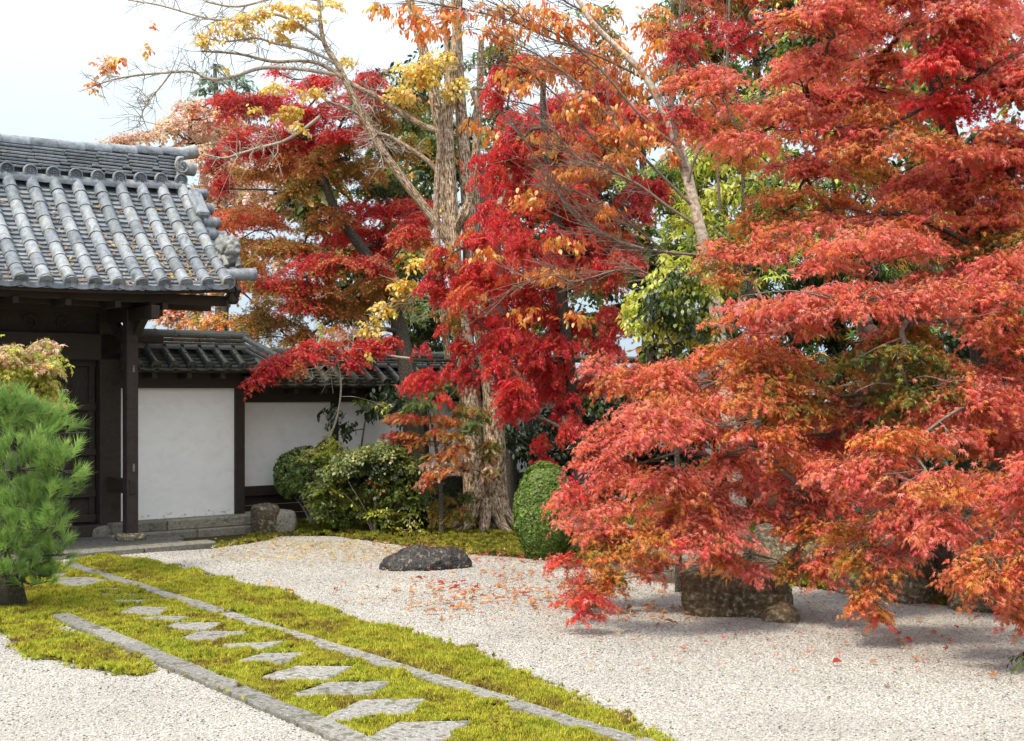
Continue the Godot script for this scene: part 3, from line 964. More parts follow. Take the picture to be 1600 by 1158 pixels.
	add_oval_leaf(lb, Transform3D(), 0.07, 0.6, Color.WHITE, 0.5)
	var where := []
	var tint := PackedColorArray()
	for i in 520:
		var c := R.randi() % 10
		var x := 0.973 - step * (c + 0.5) + R.randfn(0, 0.05)
		var z := lerpf(0.35, 1.6, pow(R.randf(), 0.6))
		if R.randf() > [0.55, 1.0, 0.95, 0.5, 0.5, 0.3, 0.25, 0.3, 0.2, 0.2][c]: continue
		var f := roof_frame(x, z)
		f.origin += f.basis.y * 0.025
		f.basis = f.basis * Basis(Vector3.UP, R.randf() * TAU) * Basis(Vector3.RIGHT, R.randfn(0, 0.35))
		f.basis = f.basis.scaled_local(Vector3.ONE * R.randf_range(0.6, 1.1))
		where.append(gate_xf * f)
		tint.append([lin(0.42, 0.24, 0.12), lin(0.5, 0.3, 0.14), lin(0.6, 0.4, 0.1), lin(0.3, 0.18, 0.1)][R.randi() % 4])
	var fl := mass("fallen_leaves", lb.mesh(), M.leaf, where, tint, self)
	tag(fl, "brown and yellow fallen leaves caught between the tiles of the gate roof", "leaves")

# a tiled wall in the gate's axes, from x0 to x1 with its front face at z
func tiled_wall(w: Node3D, x0: float, x1: float, z: float, ridge: float, hip: bool, count_flat := true) -> void:
	var tc := [Color(0.1, 0.104, 0.1), Color(0.08, 0.083, 0.078), Color(0.12, 0.123, 0.118)]
	var rt := []
	var ft := []
	var dm := []
	for q in tc:
		rt.append(round_tile_mesh(0.062, 0.27, q))
		ft.append(flat_tile_mesh(0.26, 0.14, 0.022, q * 0.9))
		dm.append(disc_mesh(0.076, q * 0.95, 1))
	var step := 0.258
	var n := int((x1 - x0) / step)
	var ytop := ridge - 0.24
	var slope := 0.62
	var fr := Transform3D(Basis(Vector3.RIGHT, atan(slope)), Vector3.ZERO)
	for c in n:
		var x := x0 + 0.1 + c * step
		for k in 2:
			var zz := 0.13 + k * 0.225
			part("round_tile", rt[R.randi() % 3], M.old_tile, w, Transform3D(fr.basis * Basis(Vector3.UP, R.randfn(0, 0.015)), Vector3(x, ytop - (zz - 0.02) * slope + 0.02, z + zz)))
		part("eave_disc", dm[R.randi() % 3], M.old_tile, w, Transform3D(Basis(Vector3.RIGHT, 0.2), Vector3(x, ytop - 0.44 * slope + 0.012, z + 0.475)))
		for k in 5:
			var zz := 0.1 + (k + 0.5) * 0.078
			part("flat_tile", ft[R.randi() % 3], M.old_tile, w, Transform3D(fr.basis * Basis(Vector3.RIGHT, -0.2), Vector3(x + step * 0.5, ytop - zz * slope - 0.012, z + zz)))
		part("ridge_half_tile", round_tile_mesh(0.07, 0.2, tc[c % 3]), M.old_tile, w, Transform3D(Basis(Vector3.UP, PI / 2), Vector3(x + step * 0.5, ytop + 0.0, z + 0.08)))
	# ridge courses and cap
	for k in 3:
		var x := x0
		var l := 0.25 + 0.1 * k
		while x < x1 - 0.02:
			l = minf(l, x1 - x)
			part("ridge_tile", boxmesh(Vector3(l - 0.004, 0.045, 0.24 - 0.03 * k), 0.008, tc[R.randi() % 3]), M.old_tile, w, at(x + l * 0.5, ytop + 0.06 + k * 0.055, z))
			x += l
			l = 0.4
	var x := x0
	while x < x1 - 0.1:
		part("ridge_cap", round_tile_mesh(0.072, 0.28, tc[R.randi() % 3] * 1.3), M.old_tile, w, Transform3D(Basis(Vector3.UP, PI / 2), Vector3(x + 0.14, ytop + 0.19, z)))
		x += 0.275
	# roof body, rear slope, eave timbers
	var b := MB.new()
	var p := PackedVector3Array([Vector3(0, ytop, -0.02), Vector3(0, ytop - 0.46 * slope - 0.03, 0.45), Vector3(0, ytop - 0.46 * slope - 0.06, 0.42), Vector3(0, ytop - 0.46 * slope - 0.06, -0.42), Vector3(0, ytop - 0.46 * slope - 0.03, -0.45)])
	for i in 5:
		var a := p[i] + Vector3(0, 0, z)
		var e := p[(i + 1) % 5] + Vector3(0, 0, z)
		b.quad(Vector3(x0, a.y, a.z), Vector3(x0, e.y, e.z), Vector3(x1, e.y, e.z), Vector3(x1, a.y, a.z), tc[1])
	for q in [x0, x1]:
		b.tri(Vector3(q, p[0].y, p[0].z + z), Vector3(q, p[1].y, p[1].z + z), Vector3(q, p[4].y, p[4].z + z), tc[1])
	part("roof_body", b.mesh(), M.old_tile, w)
	var wd := Color(0.05, 0.036, 0.03)
	var ye := ytop - 0.46 * slope
	part("eave_board", boxmesh(Vector3(x1 - x0, 0.035, 0.05), 0.004, wd), M.beam, w, at((x0 + x1) / 2, ye - 0.045, z + 0.43))
	part("wall_plate", boxmesh(Vector3(x1 - x0, 0.25, 0.2), 0.008, wd), M.beam, w, at((x0 + x1) / 2, ye - 0.15, z + 0.02))
	for i in int((x1 - x0) / 0.5):
		part("bracket", boxmesh(Vector3(0.07, 0.09, 0.42), 0.006, wd), M.wood, w, at(x0 + 0.35 + i * 0.5, ye - 0.1, z + 0.23))

func build_walls() -> void:
	var wd := Color(0.05, 0.036, 0.03)
	# the sleeve wall beside the gate
	var w := thing("sleeve_wall", "white plaster sleeve wall with a dark tiled hip, joined to the gate pillar", "wall", gate_xf)
	part("plaster", boxmesh(Vector3(1.72, 1.84, 0.13), 0.004, Color(0.86, 0.855, 0.845)), M.plaster, w, at(1.0, 1.12, -0.04))
	var dirt := MB.new()
	for k in 26:
		# flecks of splashed earth and moss at the foot of the plaster, thicker towards the outer post
		var t := pow(R.randf(), 0.6)
		var c := Vector3(lerpf(0.2, 1.84, t), 0.225 + absf(R.randfn(0, 0.045)), 0.0265 + k * 0.00004)
		var pr := Vector3.ZERO
		var n := 7
		var rr := R.randf_range(0.006, 0.022)
		var col: Color = [Color(0.62, 0.58, 0.5), Color(0.7, 0.67, 0.6), Color(0.55, 0.52, 0.43)][R.randi() % 3]
		var ring := []
		for j in n:
			var a := TAU * j / n
			ring.append(c + Vector3(cos(a) * rr * R.randf_range(0.7, 2.0), maxf(sin(a) * rr * R.randf_range(0.4, 1.0), 0.202 - c.y), 0))
		for j in n:
			dirt.tri(c, ring[j], ring[(j + 1) % n], col)
	part("splash_dirt", dirt.mesh(), M.plaster, w, Transform3D(), "stuff")
	part("post", boxmesh(Vector3(0.15, 2.0, 0.17), 0.01, wd), M.wood, w, at(1.925, 1.2, -0.01))
	tiled_wall(w, 0.13, 1.98, 0.0, 2.83, true)
	# hip that runs down from the end of the ridge
	var tc := Color(0.17, 0.175, 0.18)
	var a := Vector3(1.95, 2.76, 0.0)
	var e := Vector3(2.5, 2.38, 0.46)
	var hb := Basis.looking_at(a - e, Vector3.UP)
	for k in 3:
		part("hip_cap", round_tile_mesh(0.072, 0.28, tc), M.old_tile, w, Transform3D(hb, a.lerp(e, (k + 0.4) / 3.0)))
	for k in 2:
		part("hip_course", boxmesh(Vector3(0.2 - k * 0.03, 0.05, a.distance_to(e) + 0.04), 0.01, tc * 0.85), M.old_tile, w, Transform3D(hb, a.lerp(e, 0.5) - Vector3(0, 0.13 - k * 0.06, 0)))
	part("hip_disc", disc_mesh(0.085, tc, 1), M.old_tile, w, Transform3D(hb, e + (e - a).normalized() * 0.02))
	var rb := MB.new()
	var q0 := Vector3(1.95, 2.56, 0)
	var q1 := Vector3(1.95, 2.27, 0.46)
	var q2 := Vector3(2.5, 2.25, 0.46)
	var q3 := Vector3(2.5, 2.25, -0.46)
	var q4 := Vector3(1.95, 2.27, -0.46)
	rb.tri(q0, q1, q2, tc); rb.tri(q0, q2, q3, tc); rb.tri(q0, q3, q4, tc); rb.quad(q1, q4, q3, q2, tc)
	part("hip_body", rb.mesh(), M.old_tile, w)
	for k in 2:
		part("round_tile", round_tile_mesh(0.062, 0.3, tc * 0.9), M.old_tile, w, Transform3D(Basis(Vector3.RIGHT, 0.5), Vector3(2.1 + k * 0.22, 2.36 - k * 0.02, 0.33 + k * 0.05)))
		part("eave_disc", disc_mesh(0.076, tc * 0.9, 1), M.old_tile, w, Transform3D(Basis(Vector3.RIGHT, 0.2), Vector3(2.1 + k * 0.22, 2.29 - k * 0.01, 0.48)))
	part("hip_beam", boxmesh(Vector3(0.6, 0.11, 0.8), 0.01, wd), M.beam, w, at(2.2, 2.15, 0.02))
	# stone plinth in two courses
	var xs := [-0.05, 0.72, 2.3]
	for i in 2:
		part("plinth_stone", boxmesh(Vector3(xs[i + 1] - xs[i] - 0.006, 0.145, 0.5), 0.016, [Color(0.3, 0.29, 0.26), Color(0.44, 0.42, 0.36)][i]), M.stone, w, at((xs[i] + xs[i + 1]) / 2, 0.155, 0.06 + 0.01 * i))
	xs = [-0.1, 0.32, 1.12, 2.02, 2.42]
	for i in 4:
		part("plinth_stone", boxmesh(Vector3(xs[i + 1] - xs[i] - 0.008, 0.13, 0.6), 0.018, [Color(0.36, 0.35, 0.32), Color(0.34, 0.33, 0.3), Color(0.4, 0.37, 0.32), Color(0.43, 0.4, 0.35)][i]), M.stone, w, at((xs[i] + xs[i + 1]) / 2, 0.02 + 0.003 * (i % 2), 0.1))
	# the long garden wall behind
	var l := thing("garden_wall", "long white garden wall in the shade of the trees, dark posts and tiles", "wall", gate_xf)
	var z := -0.48
	var posts := [2.02, 3.78, 5.5, 7.25, 9.0, 10.75, 12.5, 14.2]
	for i in posts.size():
		part("post", boxmesh(Vector3(0.13, 1.62, 0.16), 0.008, wd), M.wood, l, at(posts[i], 1.27, z + 0.0))
		if i < posts.size() - 1:
			var c: float = (posts[i] + posts[i + 1]) / 2
			var s: float = posts[i + 1] - posts[i] - 0.13
			part("plaster", boxmesh(Vector3(s, 1.5, 0.11), 0.004, Color(0.86, 0.855, 0.845)), M.plaster, l, at(c, 1.32, z - 0.01))
			part("sill_beam", boxmesh(Vector3(s - 0.004, 0.15, 0.17), 0.008, wd), M.beam, l, at(c, 0.5, z + 0.005))
			for k in 3:
				part("base_board", boxmesh(Vector3(s - 0.01, 0.135, 0.05), 0.008, wd), M.beam, l, at(c, 0.355 - k * 0.14, z - 0.01 + 0.004 * k))
	tiled_wall(l, 2.05, 8.4, z, 2.62, false)
	var rest := MB.new()
	rest.tube(PackedVector3Array([Vector3(8.4, 2.57, z), Vector3(14.3, 2.57, z)]), PackedFloat32Array([0.07, 0.07]), 8, Color(0.2, 0.2, 0.2))
	rest.quad(Vector3(8.4, 2.4, z), Vector3(8.4, 2.1, z + 0.45), Vector3(14.3, 2.1, z + 0.45), Vector3(14.3, 2.4, z), Color(0.13, 0.135, 0.13))
	rest.quad(Vector3(8.4, 2.1, z - 0.45), Vector3(8.4, 2.4, z), Vector3(14.3, 2.4, z), Vector3(14.3, 2.1, z - 0.45), Color(0.13, 0.135, 0.13))
	rest.quad(Vector3(8.4, 2.1, z + 0.45), Vector3(8.4, 2.1, z - 0.45), Vector3(14.3, 2.1, z - 0.45), Vector3(14.3, 2.1, z + 0.45), Color(0.05, 0.036, 0.03))
	part("far_roof", rest.mesh(), M.old_tile, l)

# ---------------------------------------------------------------- ground
func ground_pts(px: Array) -> PackedVector2Array:
	var out := PackedVector2Array()
	for q in px:
		var g := G(q[0], q[1])
		out.append(Vector2(g.x, g.z))
	return out

func slab_from(p: PackedVector2Array, y: float, thick: float, col := Color.WHITE, bevel := 0.012) -> ArrayMesh:
	# a flat stone with any outline, its upper edge rounded
	var b := MB.new()
	if Geometry2D.is_polygon_clockwise(p):
		p = p.duplicate()
		p.reverse()
	var rough := PackedVector2Array()
	for i in p.size():
		var a := p[i]
		var e := p[(i + 1) % p.size()]
		var cut := maxi(1, int(a.distance_to(e) / 0.07))
		for k in cut:
			var q := a.lerp(e, float(k) / cut)
			rough.append(q + Vector2(noise.get_noise_2d(q.x * 900.0, q.y * 900.0), noise.get_noise_2d(q.y * 900.0 + 50.0, q.x * 900.0)) * 0.022)
	p = rough
	var c := Vector2.ZERO
	for q in p: c += q
	c /= p.size()
	var inner := PackedVector2Array()
	for q in p: inner.append(q + (c - q).normalized() * bevel)
	var idx := poly(inner)
	for i in range(0, idx.size(), 3):
		var t := []
		for k in 3: t.append(Vector3(inner[idx[i + k]].x, y, inner[idx[i + k]].y))
		var up := ((t[1] as Vector3) - (t[0] as Vector3)).cross((t[2] as Vector3) - (t[0] as Vector3)).y > 0
		if up: b.tri(t[0], t[1], t[2], col)
		else: b.tri(t[0], t[2], t[1], col)
	for i in p.size():
		var k := (i + 1) % p.size()
		var a := Vector3(p[i].x, y - bevel * 0.8, p[i].y)
		var e := Vector3(p[k].x, y - bevel * 0.8, p[k].y)
		b.quad(e, a, Vector3(inner[i].x, y, inner[i].y), Vector3(inner[k].x, y, inner[k].y), col)
		b.quad(e - Vector3(0, thick, 0), a - Vector3(0, thick, 0), a, e, col)
	return b.mesh()

func inside(q: Vector2, p: PackedVector2Array) -> bool:
	return Geometry2D.is_point_in_polygon(q, p)

func bounds(p: PackedVector2Array) -> Rect2:
	var r := Rect2(p[0], Vector2.ZERO)
	for q in p: r = r.expand(q)
	return r

func local(x: float, z: float) -> Vector2:
	var q := gate_xf * Vector3(x, 0, z)
	return Vector2(q.x, q.z)

var stones := []       # outlines that keep moss off
var kerbs := []

func tuft_mesh(blades: int, s: float, sd: int) -> ArrayMesh:
	R.seed = sd
	var b := MB.new()
	for i in blades:
		var an := R.randf() * TAU
		var tilt := R.randf_range(0.2, 1.25)
		var d := Vector3(cos(an) * sin(tilt), cos(tilt), sin(an) * sin(tilt))
		var q := Vector3(R.randfn(0, 0.25), 0, R.randfn(0, 0.25)) * s
		var sd2 := d.cross(Vector3.UP).normalized() * s * 0.13
		var l := R.randf_range(0.55, 1.0)
		var col := Color(l, l, l * 0.9)
		b.tri(q - sd2, q + sd2, q + d * s * R.randf_range(0.6, 1.0), col)
	return b.mesh()

func scatter_moss(areas: Array, per_m2: float, tm: ArrayMesh, cols: Array, big: float, called: String, label: String, keep_off := true) -> void:
	var where := []
	var tint := PackedColorArray()
	for p in areas:
		var r := bounds(p)
		for i in int(r.get_area() * per_m2):
			var q := r.position + Vector2(R.randf() * r.size.x, R.randf() * r.size.y)
			var nv := noise.get_noise_2dv(q * 160.0)
			if not inside(q + Vector2(R.randfn(0, 0.05), R.randfn(0, 0.05)), p): continue
			var skip := false
			if keep_off:
				for s in stones:
					if s[0].has_point(q) and inside(q, s[1]):
						skip = true
						break
			if skip: continue
			var hump: float = maxf(0.0, noise.get_noise_2dv(q * 220.0) + 0.2) * 0.055
			where.append(Transform3D(Basis(Vector3.UP, R.randf() * TAU) * Basis(Vector3.RIGHT, R.randfn(0, 0.25)), Vector3(q.x, 0.004 + hump, q.y)).scaled_local(Vector3.ONE * R.randf_range(0.7, 1.25) * big))
			var k := clampi(int((nv * 0.8 + 0.58 + R.randfn(0, 0.24)) * cols.size()), 0, cols.size() - 1)
			var f := R.randf_range(0.7, 1.12) * (0.55 if R.randf() < 0.12 else 1.0)
			var c: Color = cols[k]
			tint.append(Color(c.r * f, c.g * f, c.b * f))
	var o := mass(called, tm, M.moss, where, tint, self)
	tag(o, label, "moss")

func build_ground() -> void:
	# the earth under everything
	var b := MB.new()
	b.quad(Vector3(-160, -0.03, 30), Vector3(160, -0.03, 30), Vector3(160, -0.03, -220), Vector3(-160, -0.03, -220))
	tag(single("ground", b.mesh(), M.soil, "dark mossy earth under the trees and beyond the wall", "ground"), "", "", "", "structure")
	# gravel
	var edge := [[150, 868], [330, 858], [412, 846], [440, 838], [520, 838], [600, 849], [680, 860], [735, 867], [800, 871], [860, 877], [950, 893], [1040, 911], [1110, 914], [1230, 915], [1310, 925], [1400, 936], [1500, 950], [1560, 962], [1640, 985], [1800, 1010], [2100, 1060]]
	var gp := ground_pts(edge)
	gp.append_array(PackedVector2Array([Vector2(8, -6), Vector2(8, 1), Vector2(-7, 1), Vector2(-9, -9), Vector2(-8, -12)]))
	b = MB.new()
	var idx := poly(gp)
	for i in range(0, idx.size(), 3):
		var t := []
		for k in 3: t.append(Vector3(gp[idx[i + k]].x, 0.0, gp[idx[i + k]].y))
		var up := ((t[1] as Vector3) - (t[0] as Vector3)).cross((t[2] as Vector3) - (t[0] as Vector3)).y > 0
		b.tri(t[0], t[1] if up else t[2], t[2] if up else t[1])
	tag(single("gravel", b.mesh(), M.gravel, "pale raked gravel of the dry garden", "gravel"), "", "", "", "structure")
	# the path: kerb slabs on both sides, diamond stepping stones between them
	var path := thing("path", "mossy path with kerb slabs and diamond stepping stones leading to the gate", "path", Transform3D(), "", "structure")
	var x_right := [-1.30, -1.40]
	var x_left := [-2.45, -2.62]
	for side in 2:
		var z := 2.3
		while z < 12.5:
			var l := R.randf_range(0.75, 1.25)
			var wide := 0.15 if side == 0 else 0.17
			var t0 := (z - 2.5) / 8.5
			var t1 := (z + l - 2.5) / 8.5
			var xs: Array = x_right if side == 0 else x_left
			var xa := lerpf(xs[0], xs[1], t0)
			var xb := lerpf(xs[0], xs[1], t1)
			var s := -1.0
			var jit := R.randfn(0, 0.008)
			var o := PackedVector2Array([local(xa + jit, z + 0.01), local(xb + jit, z + l - 0.01), local(xb + s * wide + jit, z + l - 0.01), local(xa + s * wide + jit, z + 0.01)])
			if not (side == 1 and z < 4.6):
				var lum := R.randf_range(0.27, 0.4)
				part("kerb_stone", slab_from(o, 0.034 + R.randf_range(0, 0.006), 0.08, Color(lum, lum * 0.985, lum * 0.98), 0.014), M.stone, path)
				stones.append([bounds(o), o])
			z += l
	var st := [
		[[75, 908], [140, 907], [170, 912], [137, 920], [97, 919]], [[72, 902], [94, 900], [116, 899], [100, 904]], [[150, 924], [184, 923], [181, 927], [160, 928]], [[156, 933], [216, 933], [187, 936], [165, 937]],
		[[175, 943], [244, 942], [216, 948], [187, 947]], [[184, 961], [212, 953], [277, 955], [250, 964], [237, 966]], [[216, 972], [244, 969], [297, 969], [269, 978], [237, 975]],
		[[244, 986], [275, 978], [362, 977], [322, 989], [281, 989]], [[277, 1003], [312, 991], [391, 992], [375, 1000], [350, 1006], [312, 1006]], [[347, 1012], [447, 1007], [406, 1023], [369, 1019]],
		[[369, 1039], [409, 1027], [487, 1026], [440, 1043], [395, 1042]], [[406, 1064], [462, 1046], [553, 1047], [514, 1066], [450, 1068]], [[455, 1092], [510, 1072], [612, 1071], [575, 1094], [500, 1098]],
		[[505, 1128], [565, 1101], [668, 1100], [640, 1126], [560, 1134]], [[560, 1166], [620, 1136], [735, 1134], [700, 1165], [620, 1172]]]
	for q in st:
		var o := ground_pts(q)
		var lum := R.randf_range(0.33, 0.44)
		part("stepping_stone", slab_from(o, 0.034 + R.randf_range(-0.004, 0.006), 0.08, Color(lum, lum * 0.99, lum * 1.01), 0.02), M.stone, path)
		stones.append([bounds(o), o])
	# stone platform before the gate
	var pf := thing("stone_platform", "dark paved stone platform in front of the gate with a kerb", "pavement", gate_xf, "", "structure")
	var z0 := -0.4
	var rowz := [-0.42, 0.05, 0.5, 0.98, 1.5]
	for r in 4:
		var x := -4.6
		while x < 0.62:
			var l := minf(R.randf_range(0.55, 1.0), 0.66 - x)
			if l < 0.2: break
			var lum := R.randf_range(0.15, 0.23)
			part("paving_slab", boxmesh(Vector3(l - 0.008, 0.1, rowz[r + 1] - rowz[r] - 0.008), 0.008, Color(lum, lum, lum * 0.97)), M.stone, pf, at(x + l / 2, 0.01 + R.randf_range(-0.003, 0.003), (rowz[r] + rowz[r + 1]) / 2))
			x += l
	var x := -4.6
	while x < 0.7:
		var l := minf(R.randf_range(0.9, 1.3), 0.74 - x)
		var lum := R.randf_range(0.3, 0.36)
		part("kerb_stone", boxmesh(Vector3(l - 0.008, 0.13, 0.27), 0.018, Color(lum, lum * 0.98, lum * 0.9)), M.stone, pf, at(x + l / 2, 0.012, 1.64))
		x += l
	# moss areas
	var strip := ground_pts([[108, 884], [135, 874], [170, 872], [200, 874], [236, 881], [300, 897], [353, 910], [420, 927], [450, 936], [505, 957], [556, 974], [620, 988], [694, 1011], [720, 1016], [760, 1036], [831, 1066], [930, 1110], [1060, 1180], [900, 1200], [800, 1108], [697, 1067], [500, 1004], [400, 974], [250, 926]])
	var mid := PackedVector2Array([local(-2.6, 2.2), local(-1.36, 2.2), local(-1.47, 12.5), local(-2.68, 12.5)])
	var patch := ground_pts([[-60, 945], [60, 925], [90, 960], [84, 985], [137, 1000], [190, 1024], [244, 1050], [215, 1058], [150, 1047], [100, 1033], [56, 1031], [22, 1010], [30, 996], [0, 988], [-60, 990]])
	var under := ground_pts([[-200, 905], [-60, 890], [60, 885], [110, 890], [95, 930], [70, 948], [0, 952], [-200, 960]])
	b = MB.new()
	for p in [strip, mid, patch, under]:
		idx = poly(p)
		for i in range(0, idx.size(), 3):
			var t := []
			for k in 3: t.append(Vector3(p[idx[i + k]].x, 0.008, p[idx[i + k]].y))
			var up := ((t[1] as Vector3) - (t[0] as Vector3)).cross((t[2] as Vector3) - (t[0] as Vector3)).y > 0
			b.tri(t[0], t[1] if up else t[2], t[2] if up else t[1])
	tag(single("moss_bed", b.mesh(), M.moss_bed, "brown green bed on which the path moss grows", "moss"), "", "", "", "structure")
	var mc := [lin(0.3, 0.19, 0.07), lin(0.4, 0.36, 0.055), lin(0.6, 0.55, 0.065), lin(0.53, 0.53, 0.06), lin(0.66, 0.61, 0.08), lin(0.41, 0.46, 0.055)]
	var tm := tuft_mesh(16, 0.034, 401)
	R.seed = 402
	scatter_moss([strip], 3600, tm, mc, 1.15, "moss_strip", "bright yellow green moss strip between the path kerb and the gravel")
	scatter_moss([mid], 3300, tm, mc, 1.0, "path_moss", "bright moss growing between the diamond stepping stones of the path")
	scatter_moss([patch], 3000, tm, mc, 1.0, "moss_patch", "yellow green moss patch on the gravel outside the wide kerb slabs")
	scatter_moss([under], 1500, tm, mc, 1.1, "shaded_moss", "shaded green moss round the foot of the pine")
	# moss lawn behind the gravel
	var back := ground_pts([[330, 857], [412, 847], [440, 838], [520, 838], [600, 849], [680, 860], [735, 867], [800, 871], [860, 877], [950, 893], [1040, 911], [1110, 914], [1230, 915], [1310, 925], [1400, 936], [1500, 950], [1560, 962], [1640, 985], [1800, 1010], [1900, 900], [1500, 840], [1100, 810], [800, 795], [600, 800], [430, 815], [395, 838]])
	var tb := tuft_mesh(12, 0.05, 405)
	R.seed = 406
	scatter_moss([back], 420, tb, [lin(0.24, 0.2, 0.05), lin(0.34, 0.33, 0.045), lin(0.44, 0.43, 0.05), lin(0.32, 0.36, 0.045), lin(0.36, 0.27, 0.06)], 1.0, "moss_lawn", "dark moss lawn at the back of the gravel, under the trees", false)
	# loose stones of the gravel
	var pm := MB.new()
	var oct := [Vector3(1, 0, 0), Vector3(0, 0, 1), Vector3(-1, 0, 0), Vector3(0, 0, -1)]
	for i in 4:
		var a: Vector3 = oct[i] * 0.5 + oct[(i + 1) % 4] * 0.38
		var e: Vector3 = oct[(i + 1) % 4] * 0.5 + oct[(i + 2) % 4] * 0.38
		pm.tri(a, Vector3(0.06, 0.42, 0.03), e)
	var pmesh := pm.mesh()
	R.seed = 410
	var where := []
	var tint := PackedColorArray()
	var gr := Rect2(-6.8, -17.6, 14.0, 13.0)
	var areas := [strip, mid, patch, under]
	for i in 720000:
		var q := gr.position + Vector2(R.randf() * gr.size.x, R.randf() * gr.size.y)
		# nothing is strewn where the eye on the veranda could never see it
		if absf(q.x) > -q.y * 0.52 + 0.8: continue
		if not inside(q, gp): continue
		var skip := false
		for p in areas:
			if inside(q, p):
				skip = R.randf() < 0.985
				break
		if skip: continue
		var s := R.randf_range(0.009, 0.018)
		where.append(Transform3D(Basis(Vector3.UP, R.randf() * TAU) * Basis(Vector3.RIGHT, R.randfn(0, 0.4)), Vector3(q.x, 0.001, q.y)).scaled_local(Vector3(s, s * R.randf_range(0.7, 1.2), s * R.randf_range(0.8, 1.3))))
		var l := R.randf_range(0.28, 0.44)
		l *= 1.0 + 0.2 * noise.get_noise_2dv(q * 70.0)
		if R.randf() < 0.08: l *= 0.5
		tint.append(Color(l, l * R.randf_range(0.93, 0.97), l * R.randf_range(0.82, 0.91)))
	var pb := mass("gravel_stones", pmesh, M.pebble, where, tint, self)
	tag(pb, "countless small pale stones that make up the raked gravel", "gravel")

func build_fallen() -> void:
	# fallen leaves: curled maple leaves on the gravel; the largest are things of their own
	R.seed = 440
	var meshes := {}
	var cols := {"orange": lin(0.66, 0.3, 0.1), "brown": lin(0.42, 0.2, 0.09), "red": lin(0.5, 0.07, 0.04), "yellow": lin(0.6, 0.42, 0.1)}
	for k in cols:
		for j in 2:
			var b := MB.new()
			if j == 0: add_maple_leaf(b, Transform3D(), 1.0, 5, cols[k], -0.5)
			else: add_oval_leaf(b, Transform3D(), 1.5, 0.55, cols[k], 0.8)
			meshes[k + str(j)] = b.mesh()
	var made := 0
	var zones := [[430, 30, 935, 14, 14, "near the bright moss strip"], [620, 60, 925, 12, 28, "in front of the dark rock"], [760, 70, 925, 18, 66, "between the dark rock and the drooping red maple"], [860, 55, 935, 20, 66, "under the tip of the red maple"], [700, 60, 955, 12, 34, "on the open gravel by the path"], [1030, 50, 950, 18, 46, "beside the lichened block under the maple"], [1430, 110, 1000, 34, 26, "on the shaded gravel under the big maple"]]
	var shape := ["lobed", "narrow curled"]
	for z in zones:
		for i in z[4]:
			var px := R.randfn(z[0], z[1] * 0.75)
			var py := R.randfn(z[2], z[3] * 0.8)
			if py < 890: continue
			var q := G(px, py)
			var kl := ["orange", "orange", "brown", "orange", "red", "brown"]
			var k: String = kl[R.randi() % 6] if z[0] < 1200 else ["red", "brown"][R.randi() % 2]
			var j := R.randi() % 2
			var sz := R.randf_range(0.04, 0.066)
			var bs := (Basis(Vector3.UP, R.randf() * TAU) * Basis(Vector3.RIGHT, R.randfn(0, 0.45)) * Basis(Vector3.BACK, R.randfn(0, 0.3))).scaled_local(Vector3.ONE * sz)
			single("fallen_leaf", meshes[k + str(j)], M.leaf, "%s %s %s fallen leaf %s" % ["small" if sz < 0.049 else ("broad" if sz > 0.058 else "middling"), shape[j], k, z[5]], "leaf", Transform3D(bs, q + Vector3(0, 0.024, 0)), "fallen leaves on the gravel")
	var where := []
	var tint := PackedColorArray()
	for i in 1800:
		var px := R.randf_range(420, 1000)
		var py := 842.0 + absf(R.randfn(0, 18)) + (px - 420.0) * 0.055
		if R.randf() < 0.3:
			px = R.randf_range(330, 700)
			py = R.randf_range(845, 880)
		elif R.randf() < 0.2:
			px = R.randfn(800, 110)
			py = R.randfn(925, 20)
			if py < 893.0: continue
		elif R.randf() < 0.12:
			px = R.randf_range(900, 1600)
			py = R.randf_range(930, 1060)
		var q := G(px, py)
		var near_red := clampf((px - 560.0) / 120.0, 0, 1)
		where.append(Transform3D((Basis(Vector3.UP, R.randf() * TAU) * Basis(Vector3.RIGHT, R.randfn(0, 0.4))).scaled_local(Vector3.ONE * R.randf_range(0.03, 0.05)), q + Vector3(0, 0.02 + R.randf() * 0.02, 0)))
		var c: Color = [lin(0.62, 0.45, 0.12), lin(0.55, 0.3, 0.1), lin(0.6, 0.5, 0.25)][R.randi() % 3]
		if R.randf() < near_red * 0.75: c = [lin(0.55, 0.06, 0.04), lin(0.5, 0.16, 0.05)][R.randi() % 2]
		tint.append(c)
	var b := MB.new()
	add_maple_leaf(b, Transform3D(), 1.0, 5, Color.WHITE, -0.4)
	tag(mass("fallen_leaves", b.mesh(), M.leaf, where, tint, self), "litter of small yellow, orange and red leaves along the edge of the moss lawn", "leaves")

